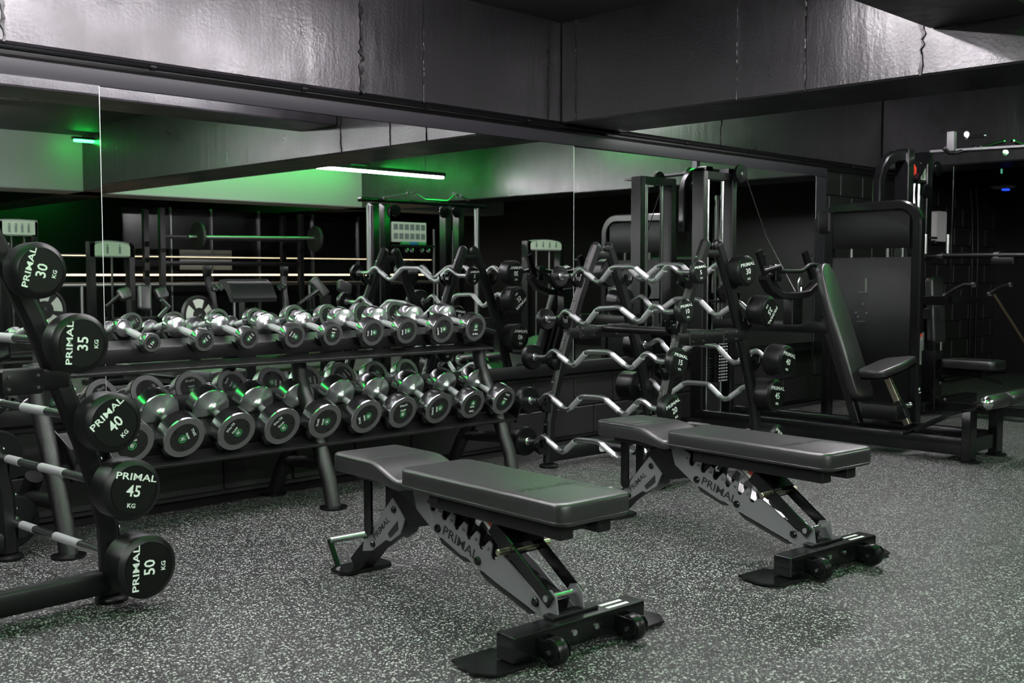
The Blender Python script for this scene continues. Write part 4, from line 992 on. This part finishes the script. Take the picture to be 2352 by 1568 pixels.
MB().box(-.04, .04, -.04, .04, .02, .95, ch=.006).build('post', 'black', st_); MB().cyl((0, -.05, .8), (0, .16, .8), .02, 12).build('peg', 'chrome', st_); MB().box(-.3, .3, -.3, .3, .01, .04, ch=.004).build('base', 'black', st_)
st_ = thing('plate_storage_stand', 'black stand with a weight plate at the left edge, seen in the mirror', 'rack', (PLX, -2.70, 0))
MB().box(-.04, .04, -.04, .04, .02, .95, ch=.006).build('post', 'black', st_); MB().cyl((0, -.05, .8), (0, .14, .8), .02, 12).build('peg', 'chrome', st_); MB().box(-.3, .3, -.3, .3, .01, .04, ch=.004).build('base', 'black', st_)

# seated machines with grey pads
def pad_machine(label, x, y, pads):
    t = thing('leg_machine', label, 'gym machine', (x, y, 0))
    for px, pz, w_, h, rot, lean in pads:
        m = MB(); u = V((math.cos(rot), 0, math.sin(rot))); v = V((-math.sin(rot), -lean, math.cos(rot))).normalized()
        pad(m, rrect(w_, h, min(w_, h) * .25, 5), .06, (px, .0, pz), -u, v, rnd=.012); m.build('pad', 'vinyl', t, 50)
    MB().box(-.05, .05, -.12, -.02, .05, .95, ch=.006).build('column', 'black', t)
    MB().box(-.3, .3, -.16, -.06, .70, .78, ch=.006).build('cross_beam', 'black', t)
    MB().box(-.35, .35, -.35, .3, .01, .06, ch=.006).build('base', 'black', t)
    MB().tube([(-.25, -.05, .78), (-.32, .05, .9), (-.22, .1, 1.0)], .02, 10).build('arm', 'black', t)
    MB().tube([(.25, -.05, .78), (.30, .05, .88), (.20, .1, .95)], .02, 10).build('arm', 'satin', t)
    return t
pad_machine('leg machine with three grey pads, seen in the mirror above the light dumbbells', 4.86, .35, ((.06, .96, .13, .26, -.15, .3), (-.14, 1.0, .12, .12, .3, .4), (.24, 1.0, .12, .12, .25, .4)))
pad_machine('leg machine with two tilted grey pads, seen in the mirror left of the cable tower', 7.5, -.2, ((-.15, 1.04, .12, .26, .7, .2), (.2, 1.03, .20, .15, -.4, .4)))
o = MB().tube([(6.95, .0, .86), (7.18, .05, 1.02)], .022, 10).build('green_handle', 'gloss'); tag(o, 'short lever handle glinting green, seen in the mirror', 'handle')
o.parent = None
MBs = MB().cyl((6.95, 0, 0), (6.95, 0, .88), .02, 10); tag(MBs.build('lever_stand', 'black'), 'thin black stand under the green lever handle, seen in the mirror', 'stand')

# power rack with a bar, railing, light strips, partition posts
t = thing('power_rack', 'dark power rack with a loaded bar across it, far back in the mirror', 'weight rack', (8.6, -4.2, 0))
for x in (-1.15, 1.2):
    for y in (-.5, .0): MB().box(x - .04, x + .04, y - .04, y + .04, .02, 2.15, ch=.006).build('upright', 'black', t)
for z in (1.74, 1.36): MB().box(-1.15, 1.2, -.03, .03, z - .03, z + .03, ch=.006).build('cross_beam', 'black', t)
tb_ = thing('long_barbell', 'long chrome barbell resting on the dark power rack, far back in the mirror', 'barbell', (8.6, -3.6, 1.72))
MB().cyl((-1.1, .08, 0), (1.1, .08, .03), .024, 14).build('shaft', 'satin', tb_)
for s in (-1, 1): MB().lathe([(.03, 0), (.19, .004), (.2, .012), (.2, .04), (.19, .05), (.03, .054)], (s * .98, .08, .015), X_, 28).build('bumper_plate', 'plate', tb_)
t = thing('handrail', 'chrome handrail on posts in front of the lit partition, seen in the mirror', 'railing')
MB().tube([(1.5, -4.7, 1.05), (13.2, -4.7, 1.05)], .028, 12).build('top_rail', 'satin', t)
for k in range(9): MB().cyl((1.9 + k * 1.4, -4.7, 0), (1.9 + k * 1.4, -4.7, 1.05), .024, 12).build('post', 'satin', t)
for z, lab, r_ in ((1.19, 'lower, brighter', .013), (1.465, 'upper, thinner', .004)):
    t = thing('rail_light', lab + ' warm light line along the partition, seen in the mirror', 'light strip')
    MB().box(1.5, 13.2, -5.02, -4.98, z - r_, z + r_).build('lit_line', 'warm', t, 0)
    MB().box(1.5, 13.2, -5.05, -5.02, z - .02, z + .02).build('channel', 'trim', t)
t = thing('partition', 'dark glazed partition with thin posts at the back of the gym, seen in the mirror', 'partition', (0, -5.1, 0))
MB().box(7.3, 13.2, -.05, -.01, .0, 2.2, ch=.0).build('panel', 'gloss', t, 0)
for x in (8.05, 8.74, 9.6, 10.65, 11.6): MB().box(x - .009, x + .009, -.01, .03, 0, 2.22).build('post', 'satin', t)
MB().box(8.2, 9.1, -.01, .0, 1.27, 1.58).build('grey_panel', 'grey', t); 
t = thing('storage_shelf', 'low shelf stacked with coloured mats, seen in the mirror under the rack', 'shelf', (7.6, -1.2, 0))
for z in (.12, .36): MB().box(-.8, .8, -.2, .2, z, z + .03).build('board', 'gold', t)
for x in (-.8, .8): MB().box(x - .02, x + .02, -.2, .2, 0, .6).build('side', 'black', t)
for k, m_ in enumerate(('blue', 'red', 'green_p', 'offwhite')):
    if m_ == 'blue': m_ = 'cyan'
    o = MB().box(-.35, .35, -.18, .18, 0, .03, ch=.008).build('folded_mat', m_); o.location = (7.2 + (k % 2) * .75, -1.2, .151 + (k // 2) * .24)
    tag(o, ('blue', 'red', 'green', 'white')[k] + ' folded mat lying on the low shelf, seen in the mirror', 'mat', 'mats on the low shelf')
